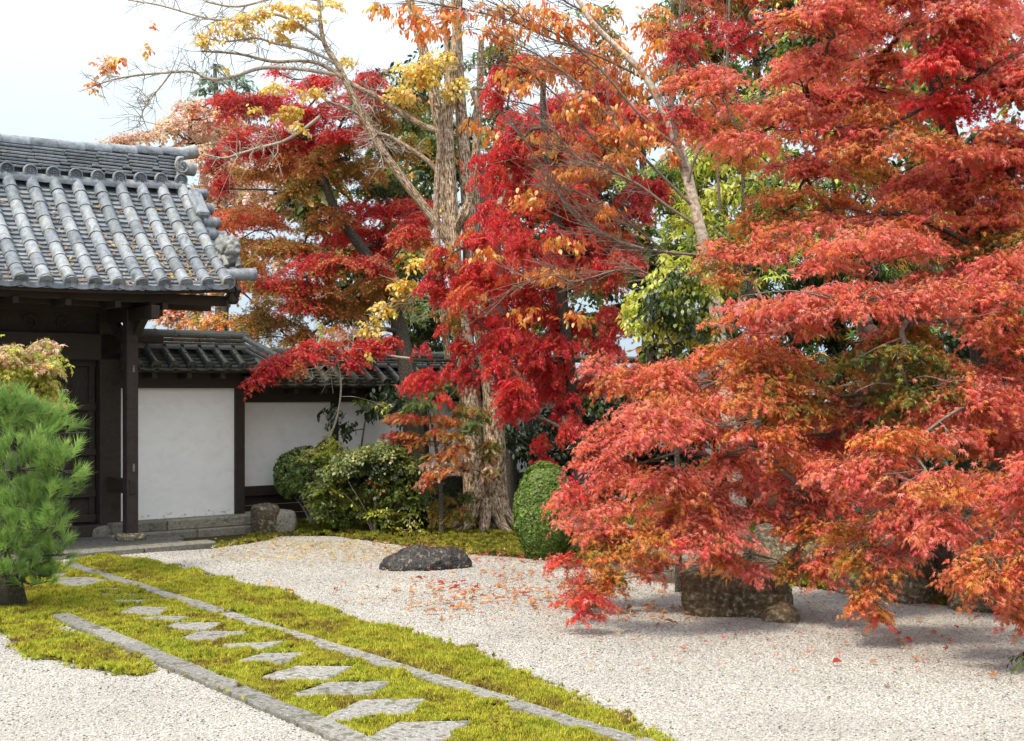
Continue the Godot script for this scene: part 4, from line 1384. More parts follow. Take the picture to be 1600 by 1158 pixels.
func build_rocks() -> void:
	var q := G(662, 886)
	single("rock", boulder(Vector3(0.4, 0.19, 0.28), 2.3, 0.36, 2.4, 510, 1.3, 60, 34, 0.47), M.dark_rock, "low dark wet rock alone in the pale gravel, specked with leaves", "rock", Transform3D(Basis(Vector3.UP, 0.2), Vector3(q.x, -0.02, q.z)))
	q = G(612, 886)
	single("rock", boulder(Vector3(0.17, 0.12, 0.15), 2.4, 0.25, 4.0, 512, 0.8, 30, 18, 0.35), M.dark_rock, "small grey stone leaning on the left end of the dark gravel rock", "rock", Transform3D(Basis(), Vector3(q.x + 0.12, -0.03, q.z + 0.16)))
	q = G(1152, 955)
	single("stone_block", boulder(Vector3(0.44, 0.225, 0.33), 6.0, 0.2, 2.2, 520, 0.7, 64, 36, 0.14, Color(0.5, 0.46, 0.4)), M.lichen_stone, "flat topped brown stone block with pale lichen under the drooping maple", "stone", Transform3D(Basis(Vector3.UP, -0.22) * Basis(Vector3.BACK, -0.05), Vector3(q.x, -0.03, q.z)))
	q = G(1226, 972)
	single("rock", boulder(Vector3(0.14, 0.12, 0.15), 2.6, 0.3, 3.0, 523, 0.8, 30, 20, 0.35, Color(0.6, 0.55, 0.5)), M.lichen_stone, "small brown rock wedged at the right foot of the lichened block", "rock", Transform3D(Basis(Vector3.BACK, 0.5), Vector3(q.x, -0.03, q.z - 0.1)))
	q = G(412, 836)
	single("stone_post", boulder(Vector3(0.16, 0.22, 0.2), 6.0, 0.12, 3.0, 530, 0.6, 30, 20, 0.1, Color(0.45, 0.43, 0.42)), M.lichen_stone, "dark squared stone at the corner of the plinth beside the wall", "stone", Transform3D(Basis(Vector3.UP, 0.5), Vector3(q.x - 0.02, 0, q.z - 0.2)))
	q = G(436, 834)
	single("stone_post", boulder(Vector3(0.2, 0.18, 0.16), 4.0, 0.14, 3.0, 533, 0.6, 30, 20, 0.12, Color(0.4, 0.38, 0.33)), M.stone, "grey upright stone at the foot of the clipped azalea", "stone", Transform3D(Basis(Vector3.UP, 0.2), Vector3(q.x + 0.02, 0, q.z - 0.1)))
	for d in [[975, 890, 0.35, 0.3, "pale grey boulder glimpsed under the left boughs of the maple"], [1045, 902, 0.42, 0.3, "grey mossy boulder left of the lichened block"], [1400, 925, 0.6, 0.45, "dark boulder in the shade right of the lichened block"], [1575, 945, 0.55, 0.75, "tall dark rock in the shade beneath the right boughs"], [1235, 905, 0.35, 0.4, "grey rock behind the right end of the lichened block"]]:
		q = G(d[0], d[1])
		single("boulder", boulder(Vector3(d[2], d[3], d[2] * 0.8), 3.0, 0.3, 1.8, 540 + int(d[0]), 0.8, 36, 22, 0.25, Color(0.4, 0.4, 0.36) if d[0] < 1100 else Color(0.8, 0.78, 0.75)), M.stone if d[0] < 1100 else M.lichen_stone, d[4], "boulder", Transform3D(Basis(Vector3.UP, d[0]), Vector3(q.x, -0.03, q.z)))

# ---------------------------------------------------------------- shrubs and trees
func path3(pts: Array, d0: float, d1 := -1.0) -> PackedVector3Array:
	var out := PackedVector3Array()
	for i in pts.size():
		var d := d0 if d1 < 0 else lerpf(d0, d1, float(i) / (pts.size() - 1))
		out.append(P(pts[i][0], pts[i][1], d))
	return out

func stems(o: Node3D, c: Vector3, n: int, spread: float, h: float, r: float, m: Material) -> void:
	for i in n:
		var an := R.randf() * TAU
		var out := Vector3(cos(an), 0, sin(an)) * spread
		var b := MB.new()
		var sp := spline(PackedVector3Array([c + out * 0.15, c + out * R.randf_range(0.3, 0.5) + Vector3(0, h * 0.4, 0), c + out + Vector3(0, h * R.randf_range(0.8, 1.1), 0)]), 4)
		b.tube(sp, taper(sp.size(), r, r * 0.45), 6)
		part("stem", b.mesh(), m, o)

func build_shrubs() -> void:
	# clipped dome right of the big trunk
	var q := G(852, 872)
	var o := thing("clipped_bush", "tightly clipped dome of green box beside the pale double trunk", "bush")
	R.seed = 610
	var c := Vector3(q.x, 0.42, q.z)
	part("dark_core", boulder(Vector3(0.33, 0.42, 0.33), 2.2, 0.05, 3.0, 611, 0.2, 30, 20, 0.0), M.bark, o, Transform3D(Basis(), Vector3(c.x, 0.1, c.z)))  # added solid dark core that fills the bush behind its leaf shell
	var rs := rosette(6, 0.023, 0.6, 612)
	R.seed = 613
	shell(rs, M.glossy_leaf, o, "foliage", c + Vector3(0, 0.12, 0), Vector3(0.37, 0.6, 0.37), 17000, "GG", 0.13, -0.9, 0.1)
	stems(o, Vector3(q.x, 0, q.z), 5, 0.15, 0.5, 0.012, M.branch)
	# clipped azalea by the wall
	q = G(480, 822)
	o = thing("azalea_bush", "dark green clipped azalea with bare twisted stems by the white wall", "bush")
	c = Vector3(q.x, 0.62, q.z)
	R.seed = 620
	rs = rosette(5, 0.045, 0.5, 621)
	R.seed = 622
	shell(rs, M.glossy_leaf, o, "foliage", c + Vector3(-0.05, 0.12, 0), Vector3(0.43, 0.42, 0.42), 4200, "AAGK", 0.35, -0.75, 0.12)
	stems(o, Vector3(q.x + 0.1, 0, q.z), 9, 0.3, 0.55, 0.016, M.branch)
	# loose shrub to its right
	q = G(590, 832)
	o = thing("loose_shrub", "wide loose shrub with yellowing leaves right of the clipped azalea", "bush")
	R.seed = 630
	var pads := []
	for d in [[525, 735, 38, 30, "AV"], [560, 715, 40, 25, "AG"], [600, 720, 40, 24, "A"], [640, 735, 35, 28, "AG"], [540, 770, 42, 28, "AV"], [590, 765, 45, 28, "AV"], [635, 775, 36, 28, "AG"], [560, 800, 36, 16, "AVV"], [610, 802, 36, 16, "AV"], [655, 800, 22, 22, "GK"], [520, 795, 24, 18, "AG"], [575, 740, 50, 30, "AK"], [610, 745, 40, 22, "AVB"]]:
		pads.append(d)
	grow(o, path3([[585, 832], [586, 800], [588, 760]], 18.0), 0.03, 0.015, pads, {"seed": 631, "depth": 18.0, "spread": 0.3, "cover": 5.5, "dense": 2.6, "swell": 1.25, "leaf": 0.055, "kind": "round", "per": 8, "twig": 0.2, "flop": 0.9, "droop": 0.2, "limb": 0.006, "fork": 0.0, "bark": M.branch, "leaves": 60, "deep": 1.0})
	stems(o, Vector3(q.x, 0, q.z), 8, 0.5, 0.7, 0.012, M.branch)
	# dark glossy sapling against the wall
	o = thing("camellia", "dark glossy leaved camellia in front of the wall post behind the shrubs", "shrub")
	grow(o, path3([[560, 820], [560, 740], [570, 660]], 19.2), 0.03, 0.012, [[520, 650, 22, 14, "K"], [545, 670, 20, 14, "K"], [590, 640, 28, 16, "K"], [600, 615, 30, 14, "K"], [570, 625, 20, 12, "KG"], [620, 650, 26, 18, "K"], [510, 690, 16, 10, "KV"], [640, 625, 22, 16, "K"]], {"seed": 641, "depth": 19.2, "spread": 0.15, "cover": 2.2, "leaf": 0.1, "kind": "oval", "per": 6, "twig": 0.25, "limb": 0.006, "fork": 0.3, "flop": 0.9, "leafmat": M.glossy_leaf, "leaves": 60})
	o = thing("sapling", "thin bare sapling stem with a few yellow green leaves before the wall", "sapling")
	grow(o, path3([[512, 690], [527, 650], [533, 600], [527, 560], [520, 525]], 18.6), 0.018, 0.008, [[498, 508, 10, 6, "V"], [520, 520, 10, 5, "VO"], [600, 632, 9, 7, "V"], [512, 685, 10, 8, "V"]], {"seed": 651, "depth": 18.6, "spread": 0.05, "cover": 2.0, "leaf": 0.06, "kind": "maple5", "per": 5, "limb": 0.004, "bark": M.branch, "twigs": 2})
	# small weeping maples before the big trunk
	o = thing("weeping_maple", "low weeping maple with rust and olive leaves left of the pale trunk", "maple", Transform3D(), "small maples under the big trunk")
	grow(o, path3([[690, 830], [688, 760], [680, 690], [672, 650]], 17.6), 0.04, 0.014, [[635, 650, 46, 12, "BDL"], [690, 655, 40, 14, "BL"], [682, 610, 40, 20, "G"], [735, 645, 36, 16, "LG"], [735, 670, 28, 12, "G"], [700, 690, 36, 20, "LB"], [612, 684, 24, 9, "D"], [650, 690, 34, 14, "BL"], [680, 730, 34, 16, "BP"], [664, 755, 20, 12, "DBP"], [725, 732, 20, 10, "PB"], [690, 715, 30, 12, "BL"], [765, 705, 22, 16, "LG"], [768, 738, 20, 12, "LP"], [650, 625, 30, 16, "G"]], {"seed": 661, "depth": 17.7, "spread": 0.35, "cover": 2.6, "dense": 2.4, "leaf": 0.03, "kind": "maple5", "per": 8, "limb": 0.005, "droop": 0.8, "leaves": 80})
	o = thing("weeping_maple", "low feathery green maple drooping to the moss beside the trunk foot", "maple", Transform3D(), "small maples under the big trunk")
	grow(o, path3([[722, 822], [718, 790], [712, 765]], 17.9), 0.03, 0.012, [[700, 785, 26, 14, "GL"], [722, 800, 24, 14, "GL"], [690, 808, 20, 12, "LG"], [728, 778, 20, 12, "G"], [705, 760, 22, 12, "K"]], {"seed": 671, "depth": 17.8, "spread": 0.2, "cover": 2.6, "leaf": 0.035, "kind": "maple5", "per": 9, "limb": 0.004, "droop": 1.0, "leaves": 30})
	o = thing("seedling", "bright yellow green seedlings rising from the moss by the shrub", "plant")
	grow(o, path3([[640, 838], [640, 820], [641, 806]], 17.6), 0.008, 0.004, [[632, 812, 10, 5, "V"], [650, 818, 12, 5, "V"], [645, 803, 8, 4, "V"], [655, 830, 9, 4, "V"], [625, 828, 8, 4, "V"]], {"seed": 681, "depth": 17.6, "spread": 0.08, "cover": 1.6, "leaf": 0.07, "kind": "oval", "per": 7, "limb": 0.003, "fork": 0.0, "bark": M.branch, "twigs": 2})
	# shade plants under the right boughs
	o = thing("shade_shrub", "dark evergreen shrub in the shade behind the lichened block", "shrub")
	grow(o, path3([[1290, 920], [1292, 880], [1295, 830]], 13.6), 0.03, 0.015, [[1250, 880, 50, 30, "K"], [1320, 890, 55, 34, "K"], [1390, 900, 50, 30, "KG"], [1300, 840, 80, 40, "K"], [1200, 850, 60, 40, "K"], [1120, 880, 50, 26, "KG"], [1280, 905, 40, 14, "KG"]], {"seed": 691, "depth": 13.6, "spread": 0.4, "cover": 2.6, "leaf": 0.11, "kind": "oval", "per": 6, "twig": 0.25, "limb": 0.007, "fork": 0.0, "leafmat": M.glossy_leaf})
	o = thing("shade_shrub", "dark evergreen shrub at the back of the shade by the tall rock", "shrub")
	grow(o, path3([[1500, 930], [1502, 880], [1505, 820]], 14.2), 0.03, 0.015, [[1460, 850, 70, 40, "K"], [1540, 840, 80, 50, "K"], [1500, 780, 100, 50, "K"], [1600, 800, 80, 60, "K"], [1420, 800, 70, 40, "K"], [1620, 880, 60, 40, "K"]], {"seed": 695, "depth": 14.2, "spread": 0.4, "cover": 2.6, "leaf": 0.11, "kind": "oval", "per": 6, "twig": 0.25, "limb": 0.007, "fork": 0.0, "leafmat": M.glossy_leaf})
	o = thing("low_plant", "low dark leafy plant at the right edge of the shaded gravel", "plant")
	grow(o, path3([[1640, 1060], [1640, 1040], [1640, 1025]], 8.9), 0.012, 0.006, [[1625, 1025, 40, 18, "KG"], [1670, 1030, 40, 24, "K"], [1640, 1010, 30, 14, "KG"]], {"seed": 697, "depth": 8.9, "spread": 0.15, "cover": 2.4, "leaf": 0.05, "kind": "oval", "per": 7, "limb": 0.004, "fork": 0.0, "leafmat": M.glossy_leaf})
	# yellow shrub between the maples
	o = thing("yellow_shrub", "bright yellow green leafy shrub showing between the red maples", "shrub")
	grow(o, path3([[1060, 925], [1058, 700], [1052, 540]], 12.7), 0.04, 0.018, [[1050, 440, 45, 30, "V"], [1015, 470, 35, 30, "V"], [1080, 480, 40, 30, "VG"], [1040, 510, 45, 24, "V"], [1005, 515, 24, 20, "V"], [1090, 440, 36, 26, "V"], [1100, 515, 30, 20, "VG"], [990, 495, 20, 18, "V"], [1060, 470, 60, 45, "GK"]], {"seed": 699, "dense": 3.4, "swell": 1.15, "depth": 12.6, "spread": 0.3, "cover": 2.8, "leaf": 0.068, "kind": "oval", "per": 7, "twig": 0.24, "limb": 0.008, "fork": 0.4, "flop": 0.9, "leaves": 100})

	o = thing("lime_tree", "lime green leafy tree between the white barked myrtle and the tall maple", "tree")
	grow(o, path3([[1190, 890], [1180, 600], [1170, 420], [1160, 260]], 15.0), 0.07, 0.02, [[1110, 240, 50, 28, "V"], [1150, 290, 60, 32, "V"], [1100, 325, 50, 28, "V"], [1180, 345, 50, 24, "VG"], [1085, 350, 36, 20, "V"], [1225, 135, 36, 20, "V"], [1205, 280, 40, 28, "VG"], [1215, 110, 30, 14, "V"], [1130, 370, 46, 20, "VG"], [1300, 285, 40, 22, "VG"], [1250, 300, 40, 20, "V"], [1130, 130, 30, 20, "VL"], [1400, 215, 40, 20, "VG"], [1160, 200, 50, 30, "VG"]], {"seed": 705, "depth": 15.2, "spread": 0.4, "cover": 3.0, "dense": 2.4, "leaf": 0.075, "kind": "oval", "per": 7, "twig": 0.3, "limb": 0.008, "fork": 0.5, "flop": 0.9, "leaves": 120})

func build_pine() -> void:
	# clipped pine at the left edge, close to the eye
	var o := thing("pine_tree", "small light green pine with long needles in front of the gate", "pine")
	var d0 := 11.6
	R.seed = 710
	var b := MB.new()
	var foot := G(22, 948)
	var sp := spline(PackedVector3Array([foot, P(12, 900, d0), P(-6, 850, d0 + 0.1), P(10, 780, d0 + 0.1), P(20, 700, d0)]), 6)
	b.tube(sp, taper(sp.size(), 0.14, 0.03), 12, Color.WHITE, 0.2, 5)
	part("trunk", b.mesh(), M.bark, o)
	# one shoot: needles in a brush
	b = MB.new()
	for i in 44:
		var an := R.randf() * TAU
		var t := R.randf()
		var tilt := R.randf_range(0.12, 0.85)
		var d := Vector3(cos(an) * sin(tilt), cos(tilt), sin(an) * sin(tilt))
		var q := Vector3(0, t * 0.11 - 0.02, 0)
		var s := d.cross(Vector3(R.randfn(), R.randfn(), R.randfn())).normalized() * 0.003
		var l := R.randf_range(0.8, 1.0)
		var e := q + d * R.randf_range(0.1, 0.155)
		b.tri(q - s, q + s, e, Color(l, l, l))
		b.tri(q - s.rotated(d, 1.57), q + s.rotated(d, 1.57), e, Color(l, l, l))
	var shoot := b.mesh()
	var where := []
	var tint := PackedColorArray()
	var pads := [[50, 665, 60, 34], [-10, 640, 60, 34], [95, 725, 30, 30], [30, 720, 60, 36], [90, 765, 30, 24], [-20, 720, 50, 40], [50, 785, 55, 30], [-10, 800, 50, 36], [70, 820, 36, 24], [20, 840, 60, 30], [90, 860, 26, 18], [-30, 860, 50, 30], [50, 880, 40, 22], [10, 895, 40, 18], [30, 640, 40, 20], [-15, 915, 50, 18], [48, 908, 34, 15], [70, 895, 30, 14]]
	var pale := [lin(0.36, 0.54, 0.14), lin(0.44, 0.6, 0.18), lin(0.28, 0.45, 0.11), lin(0.23, 0.37, 0.1)]
	for p in pads:
		var d := d0 + R.randf_range(-0.35, 0.3)
		var c := P(p[0], p[1], d)
		var rx: float = p[2] * d / F
		var ry: float = p[3] * d / F
		b = MB.new()
		var near: Vector3 = sp[0]
		for q in sp:
			if q.y < c.y + 0.1 and q.distance_to(c) < near.distance_to(c): near = q
		var bp := spline(PackedVector3Array([near, near.lerp(c, 0.5) + Vector3(0, 0.03, R.randfn(0, 0.04)), c - Vector3(0, ry * 0.4, 0)]), 4)
		b.tube(bp, taper(bp.size(), 0.022, 0.01), 7)
		for i in 9:
			var q := c + Vector3(R.randfn(0, 0.5) * rx, R.randf_range(-0.5, 0.3) * ry, R.randfn(0, 0.5) * rx)
			b.tube(PackedVector3Array([c - Vector3(0, ry * 0.4, 0), q]), PackedFloat32Array([0.008, 0.004]), 5)
		part("limb", b.mesh(), M.bark, o)
		for i in int(rx * ry * 760.0):
			var u := Vector3(R.randfn(0, 0.55), R.randfn(0.1, 0.5), R.randfn(0, 0.55))
			if u.length() > 1.15: u = u.normalized() * R.randf_range(0.7, 1.1)
			var q := c + Vector3(u.x * rx, u.y * ry, u.z * rx * 0.9)
			var dir := (Vector3(u.x * 0.7, 0.65 + u.y * 0.5, u.z * 0.7) + Vector3(R.randfn(0, 0.25), 0, R.randfn(0, 0.25))).normalized()
			var sd := dir.cross(Vector3.FORWARD.rotated(Vector3.UP, R.randf() * TAU)).normalized()
			where.append(Transform3D(Basis(sd, dir, sd.cross(dir)).scaled(Vector3.ONE * R.randf_range(0.8, 1.1)), q))
			var cc: Color = pale[R.randi() % 4]
			tint.append(cc * R.randf_range(0.85, 1.15))
	mass("needles", shoot, M.needle, where, tint, o)
	# pale maple behind the pine
	o = thing("small_maple", "small pale green maple tinged pink, behind the pine at the gate", "maple")
	grow(o, path3([[-60, 880], [-50, 750], [-20, 640]], 13.4), 0.05, 0.02, [[65, 540, 26, 16, "VP"], [50, 565, 40, 18, "VPL"], [20, 590, 50, 18, "PVL"], [70, 590, 28, 18, "PV"], [80, 615, 18, 14, "VP"], [40, 620, 50, 16, "VL"], [-20, 560, 50, 30, "VP"], [-20, 610, 50, 24, "PL"], [60, 640, 30, 10, "LV"], [5, 570, 36, 16, "PVL"]], {"seed": 721, "depth": 13.2, "spread": 0.3, "swell": 1.15, "cover": 5.0, "leaf": 0.042, "kind": "maple5", "per": 8, "limb": 0.006, "leaves": 100})

func build_trees() -> void:
	var o: Node3D
	# the low, wide maple that hangs over the gravel
	o = thing("red_maple", "wide coral red maple drooping low over the gravel and the lichened block", "maple")
	grow(o, PackedVector3Array([G(1500, 935), P(1485, 870, 12.2), P(1440, 780, 12.0), P(1410, 690, 11.8), P(1370, 590, 11.6), P(1350, 500, 11.4)]), 0.17, 0.07, [
		[1160, 395, 60, 18, "CCCO"], [1375, 395, 110, 28, "C"], [1540, 440, 66, 30, "C"], [1135, 420, 36, 20, "LB"], [1300, 460, 115, 32, "C"], [1200, 510, 90, 32, "CCCO"], [1500, 490, 95, 42, "CCB"], [1420, 480, 50, 34, "C"],
		[1160, 570, 110, 36, "CCCO"], [1085, 600, 60, 30, "CCB"], [1000, 600, 50, 28, "COB"], [950, 580, 36, 20, "C"], [1250, 590, 80, 28, "BL"], [1330, 620, 90, 26, "LB"], [1430, 600, 80, 34, "LG"], [1240, 640, 70, 22, "LB"], [1120, 650, 80, 24, "COB"], [1510, 620, 85, 40, "C"], [1570, 560, 50, 40, "CCB"],
		[1010, 650, 70, 30, "C"], [930, 690, 40, 24, "C"], [1280, 690, 110, 34, "CR"], [1120, 700, 75, 40, "C"], [1000, 710, 60, 30, "CCCO"], [930, 732, 32, 26, "C"], [912, 712, 20, 22, "C"], [1430, 700, 80, 30, "CCO", 9.8], [1530, 690, 70, 30, "BO"], [1580, 650, 40, 30, "CCB"],
		[940, 770, 60, 30, "C"], [1050, 760, 75, 30, "CCCO"], [1160, 750, 60, 26, "C"], [930, 812, 56, 22, "CCB"], [1030, 810, 60, 26, "CCCO"], [960, 865, 52, 36, "LO"], [1000, 845, 40, 24, "OL"], [885, 882, 28, 13, "CR"], [932, 840, 30, 18, "CCCO"], [900, 905, 24, 14, "CCCO"],
		[905, 950, 34, 20, "CR"], [930, 928, 34, 20, "OLC"], [880, 968, 18, 10, "CR"], [950, 905, 30, 20, "LO"], [1015, 893, 30, 16, "C"], [1085, 835, 70, 34, "C"], [1150, 800, 60, 30, "C"], [1092, 890, 34, 16, "CCCO"], [1170, 885, 20, 18, "C"], [1130, 865, 44, 20, "CCCO"], [1020, 868, 34, 14, "LB"],
		[1260, 750, 70, 34, "CCCO"], [1240, 800, 50, 26, "CCO"], [1350, 740, 70, 28, "CCCO", 9.8], [1300, 785, 70, 34, "C"], [1400, 790, 70, 30, "C", 9.8], [1420, 830, 50, 26, "C", 9.8], [1335, 830, 50, 26, "COL", 10.2], [1260, 815, 46, 28, "OCL"], [1236, 870, 26, 28, "OLB"], [1292, 880, 34, 28, "C"], [1345, 880, 36, 26, "OLB", 9.9],
		[1390, 875, 44, 22, "CCCO", 9.9], [1525, 780, 80, 34, "CCCO", 9.6], [1590, 760, 40, 30, "C", 9.2], [1480, 830, 60, 24, "C", 9.2], [1570, 830, 44, 26, "CCCO", 9.2], [1530, 880, 52, 32, "CBO", 8.9], [1580, 910, 40, 34, "CB", 8.9], [1500, 905, 34, 18, "CBO", 9.3], [1360, 935, 30, 22, "BO", 9.9], [1378, 962, 18, 14, "CB", 10.0], [1590, 955, 30, 22, "CB", 9.3], [1450, 750, 60, 26, "CBO", 9.2], [1660, 800, 90, 50, "CCCO", 9.2], [1680, 700, 90, 50, "C", 9.2], [1660, 900, 80, 40, "CCB", 8.9], [1700, 580, 90, 50, "C"], [1080, 785, 60, 24, "BL"], [1190, 690, 60, 20, "CCCO"], [892, 762, 12, 18, "CR"], [1400, 560, 50, 24, "GL"], [1440, 640, 50, 22, "LG"], [1370, 540, 40, 20, "LG"], [1410, 525, 60, 28, "LC"], [1470, 560, 50, 24, "CL"], [1340, 650, 60, 24, "CCB"], [1570, 700, 60, 26, "CCCO"], [1545, 640, 60, 30, "C"]
		], {"seed": 811, "depth": 11.0, "spread": 0.8, "cover": 2.9, "dense": 2.1, "swell": 1.34, "leaf": 0.04, "per": 7, "twig": 0.19, "droop": 0.5, "flop": 0.8, "twigs": 8, "bark": M.twig, "limb": 0.0085, "leaves": 300, "deep": 0.6})
	# the tall maple above it
	o = thing("tall_maple", "tall orange red maple filling the upper corner above the drooping one", "maple")
	grow(o, PackedVector3Array([G(1580, 915), P(1560, 700, 12.9), P(1530, 520, 12.6), P(1510, 330, 12.3), P(1480, 190, 12.1), P(1440, 60, 12.0), P(1420, -80, 12.0)]), 0.17, 0.04, [
		[1300, 35, 60, 24, "C"], [1400, 40, 60, 24, "CCCO"], [1500, 30, 90, 30, "C"], [1580, 40, 50, 40, "C"], [1250, 20, 50, 20, "CCCO"], [1530, 90, 80, 40, "RC"], [1580, 140, 40, 40, "R"], [1490, 150, 50, 30, "R"], [1460, 100, 50, 30, "CR"], [1290, 80, 60, 28, "C"], [1370, 100, 60, 26, "CCCO"], [1250, 115, 50, 20, "CCCO"],
		[1270, 150, 80, 30, "C"], [1350, 150, 70, 26, "C"], [1430, 160, 50, 24, "CCB"], [1200, 190, 70, 26, "C"], [1290, 195, 80, 28, "CCCO"], [1370, 195, 50, 24, "CCO"], [1170, 215, 50, 22, "CCB"], [1090, 115, 44, 22, "CCCO"], [1115, 195, 36, 26, "B"], [1075, 75, 26, 22, "D"], [1155, 55, 26, 24, "D"], [1075, 180, 24, 22, "D"], [1120, 140, 40, 16, "CCO"],
		[1520, 225, 80, 26, "CCB"], [1580, 210, 40, 40, "CR"], [1260, 265, 56, 26, "C"], [1340, 245, 50, 24, "CB"], [1430, 215, 50, 20, "CB"], [1400, 265, 50, 26, "LB"], [1310, 330, 100, 28, "CB"], [1230, 320, 40, 20, "BL"], [1490, 290, 90, 44, "C"], [1560, 300, 60, 50, "CCCO"], [1430, 330, 50, 24, "CCCO"], [1580, 250, 40, 26, "CR"],
		[1530, 375, 70, 30, "OL"], [1590, 380, 40, 36, "OL"], [1250, 370, 60, 18, "CB"], [1180, 345, 40, 18, "BL"], [1670, 100, 90, 80, "C"], [1680, 260, 90, 70, "CCCO"], [1690, 420, 80, 60, "CBO"], [1500, -40, 120, 40, "C"], [1380, -30, 100, 36, "CCCO"], [1440, 380, 60, 20, "CCO"], [1160, 245, 40, 18, "LB"], [1470, 440, 60, 22, "CCO"], [1900, 350, 200, 60, "C", 9.2], [2050, 150, 220, 60, "CCCO", 8.8], [2150, 420, 240, 60, "C", 8.4], [1850, 120, 200, 60, "CR", 9.8], [2300, 250, 260, 70, "CCCO", 8.0], [2000, 550, 220, 60, "C", 9.0], [2250, 600, 240, 60, "CCCO", 8.2], [1850, 480, 160, 60, "C", 9.6], [2400, 450, 260, 70, "C", 8.2], [2100, -50, 240, 60, "C", 9.2]
		], {"seed": 821, "depth": 11.8, "spread": 0.7, "cover": 2.9, "dense": 2.1, "swell": 1.28, "leaf": 0.043, "per": 7, "twig": 0.2, "droop": 0.5, "flop": 0.8, "limb": 0.0095, "leaves": 220, "deep": 0.6, "fork": 0.4})
	# crimson maple in the middle
	o = thing("crimson_maple", "deep crimson maple hanging between the pale double trunk and the clipped dome", "maple")
	grow(o, PackedVector3Array([G(905, 858), P(908, 760, 16.3), P(895, 620, 16.2), P(880, 480, 16.1), P(870, 340, 16.0), P(850, 200, 16.0), P(850, 90, 16.0)]), 0.12, 0.03, [
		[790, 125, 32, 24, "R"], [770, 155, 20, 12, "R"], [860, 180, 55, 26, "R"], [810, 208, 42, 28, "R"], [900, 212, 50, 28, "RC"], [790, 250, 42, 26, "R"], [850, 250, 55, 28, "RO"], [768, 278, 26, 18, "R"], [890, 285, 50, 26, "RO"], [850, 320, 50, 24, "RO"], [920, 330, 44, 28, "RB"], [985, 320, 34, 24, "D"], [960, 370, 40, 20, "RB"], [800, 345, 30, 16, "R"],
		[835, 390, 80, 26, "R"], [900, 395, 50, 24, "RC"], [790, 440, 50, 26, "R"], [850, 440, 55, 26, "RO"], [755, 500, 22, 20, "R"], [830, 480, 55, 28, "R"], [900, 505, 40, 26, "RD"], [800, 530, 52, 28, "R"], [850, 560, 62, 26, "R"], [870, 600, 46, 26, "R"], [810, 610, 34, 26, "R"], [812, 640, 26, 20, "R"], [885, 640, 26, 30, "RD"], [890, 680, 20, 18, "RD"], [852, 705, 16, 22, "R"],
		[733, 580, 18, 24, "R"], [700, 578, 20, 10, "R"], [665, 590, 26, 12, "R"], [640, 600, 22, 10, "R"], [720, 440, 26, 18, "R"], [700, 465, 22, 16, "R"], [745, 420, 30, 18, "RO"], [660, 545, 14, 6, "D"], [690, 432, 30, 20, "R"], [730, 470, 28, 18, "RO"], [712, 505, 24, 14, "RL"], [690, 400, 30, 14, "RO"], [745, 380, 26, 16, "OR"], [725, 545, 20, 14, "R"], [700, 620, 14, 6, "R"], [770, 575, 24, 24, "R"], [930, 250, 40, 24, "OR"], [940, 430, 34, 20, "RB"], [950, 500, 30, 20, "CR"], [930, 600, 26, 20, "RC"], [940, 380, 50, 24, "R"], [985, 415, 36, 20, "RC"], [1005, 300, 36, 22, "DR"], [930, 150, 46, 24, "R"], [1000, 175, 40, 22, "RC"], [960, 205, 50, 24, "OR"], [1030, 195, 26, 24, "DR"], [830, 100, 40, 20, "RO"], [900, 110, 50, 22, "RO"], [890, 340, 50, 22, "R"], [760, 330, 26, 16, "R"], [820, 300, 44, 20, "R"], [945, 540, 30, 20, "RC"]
		], {"seed": 831, "depth": 16.0, "spread": 0.7, "cover": 2.9, "dense": 2.1, "swell": 1.22, "leaf": 0.047, "per": 7, "twig": 0.22, "droop": 0.95, "limb": 0.0085, "leaves": 200, "fork": 0.3})
	# red maple on the left, before and above the wall
	o = thing("spreading_maple", "spreading dark limbed maple, crimson to olive, above the garden wall", "maple")
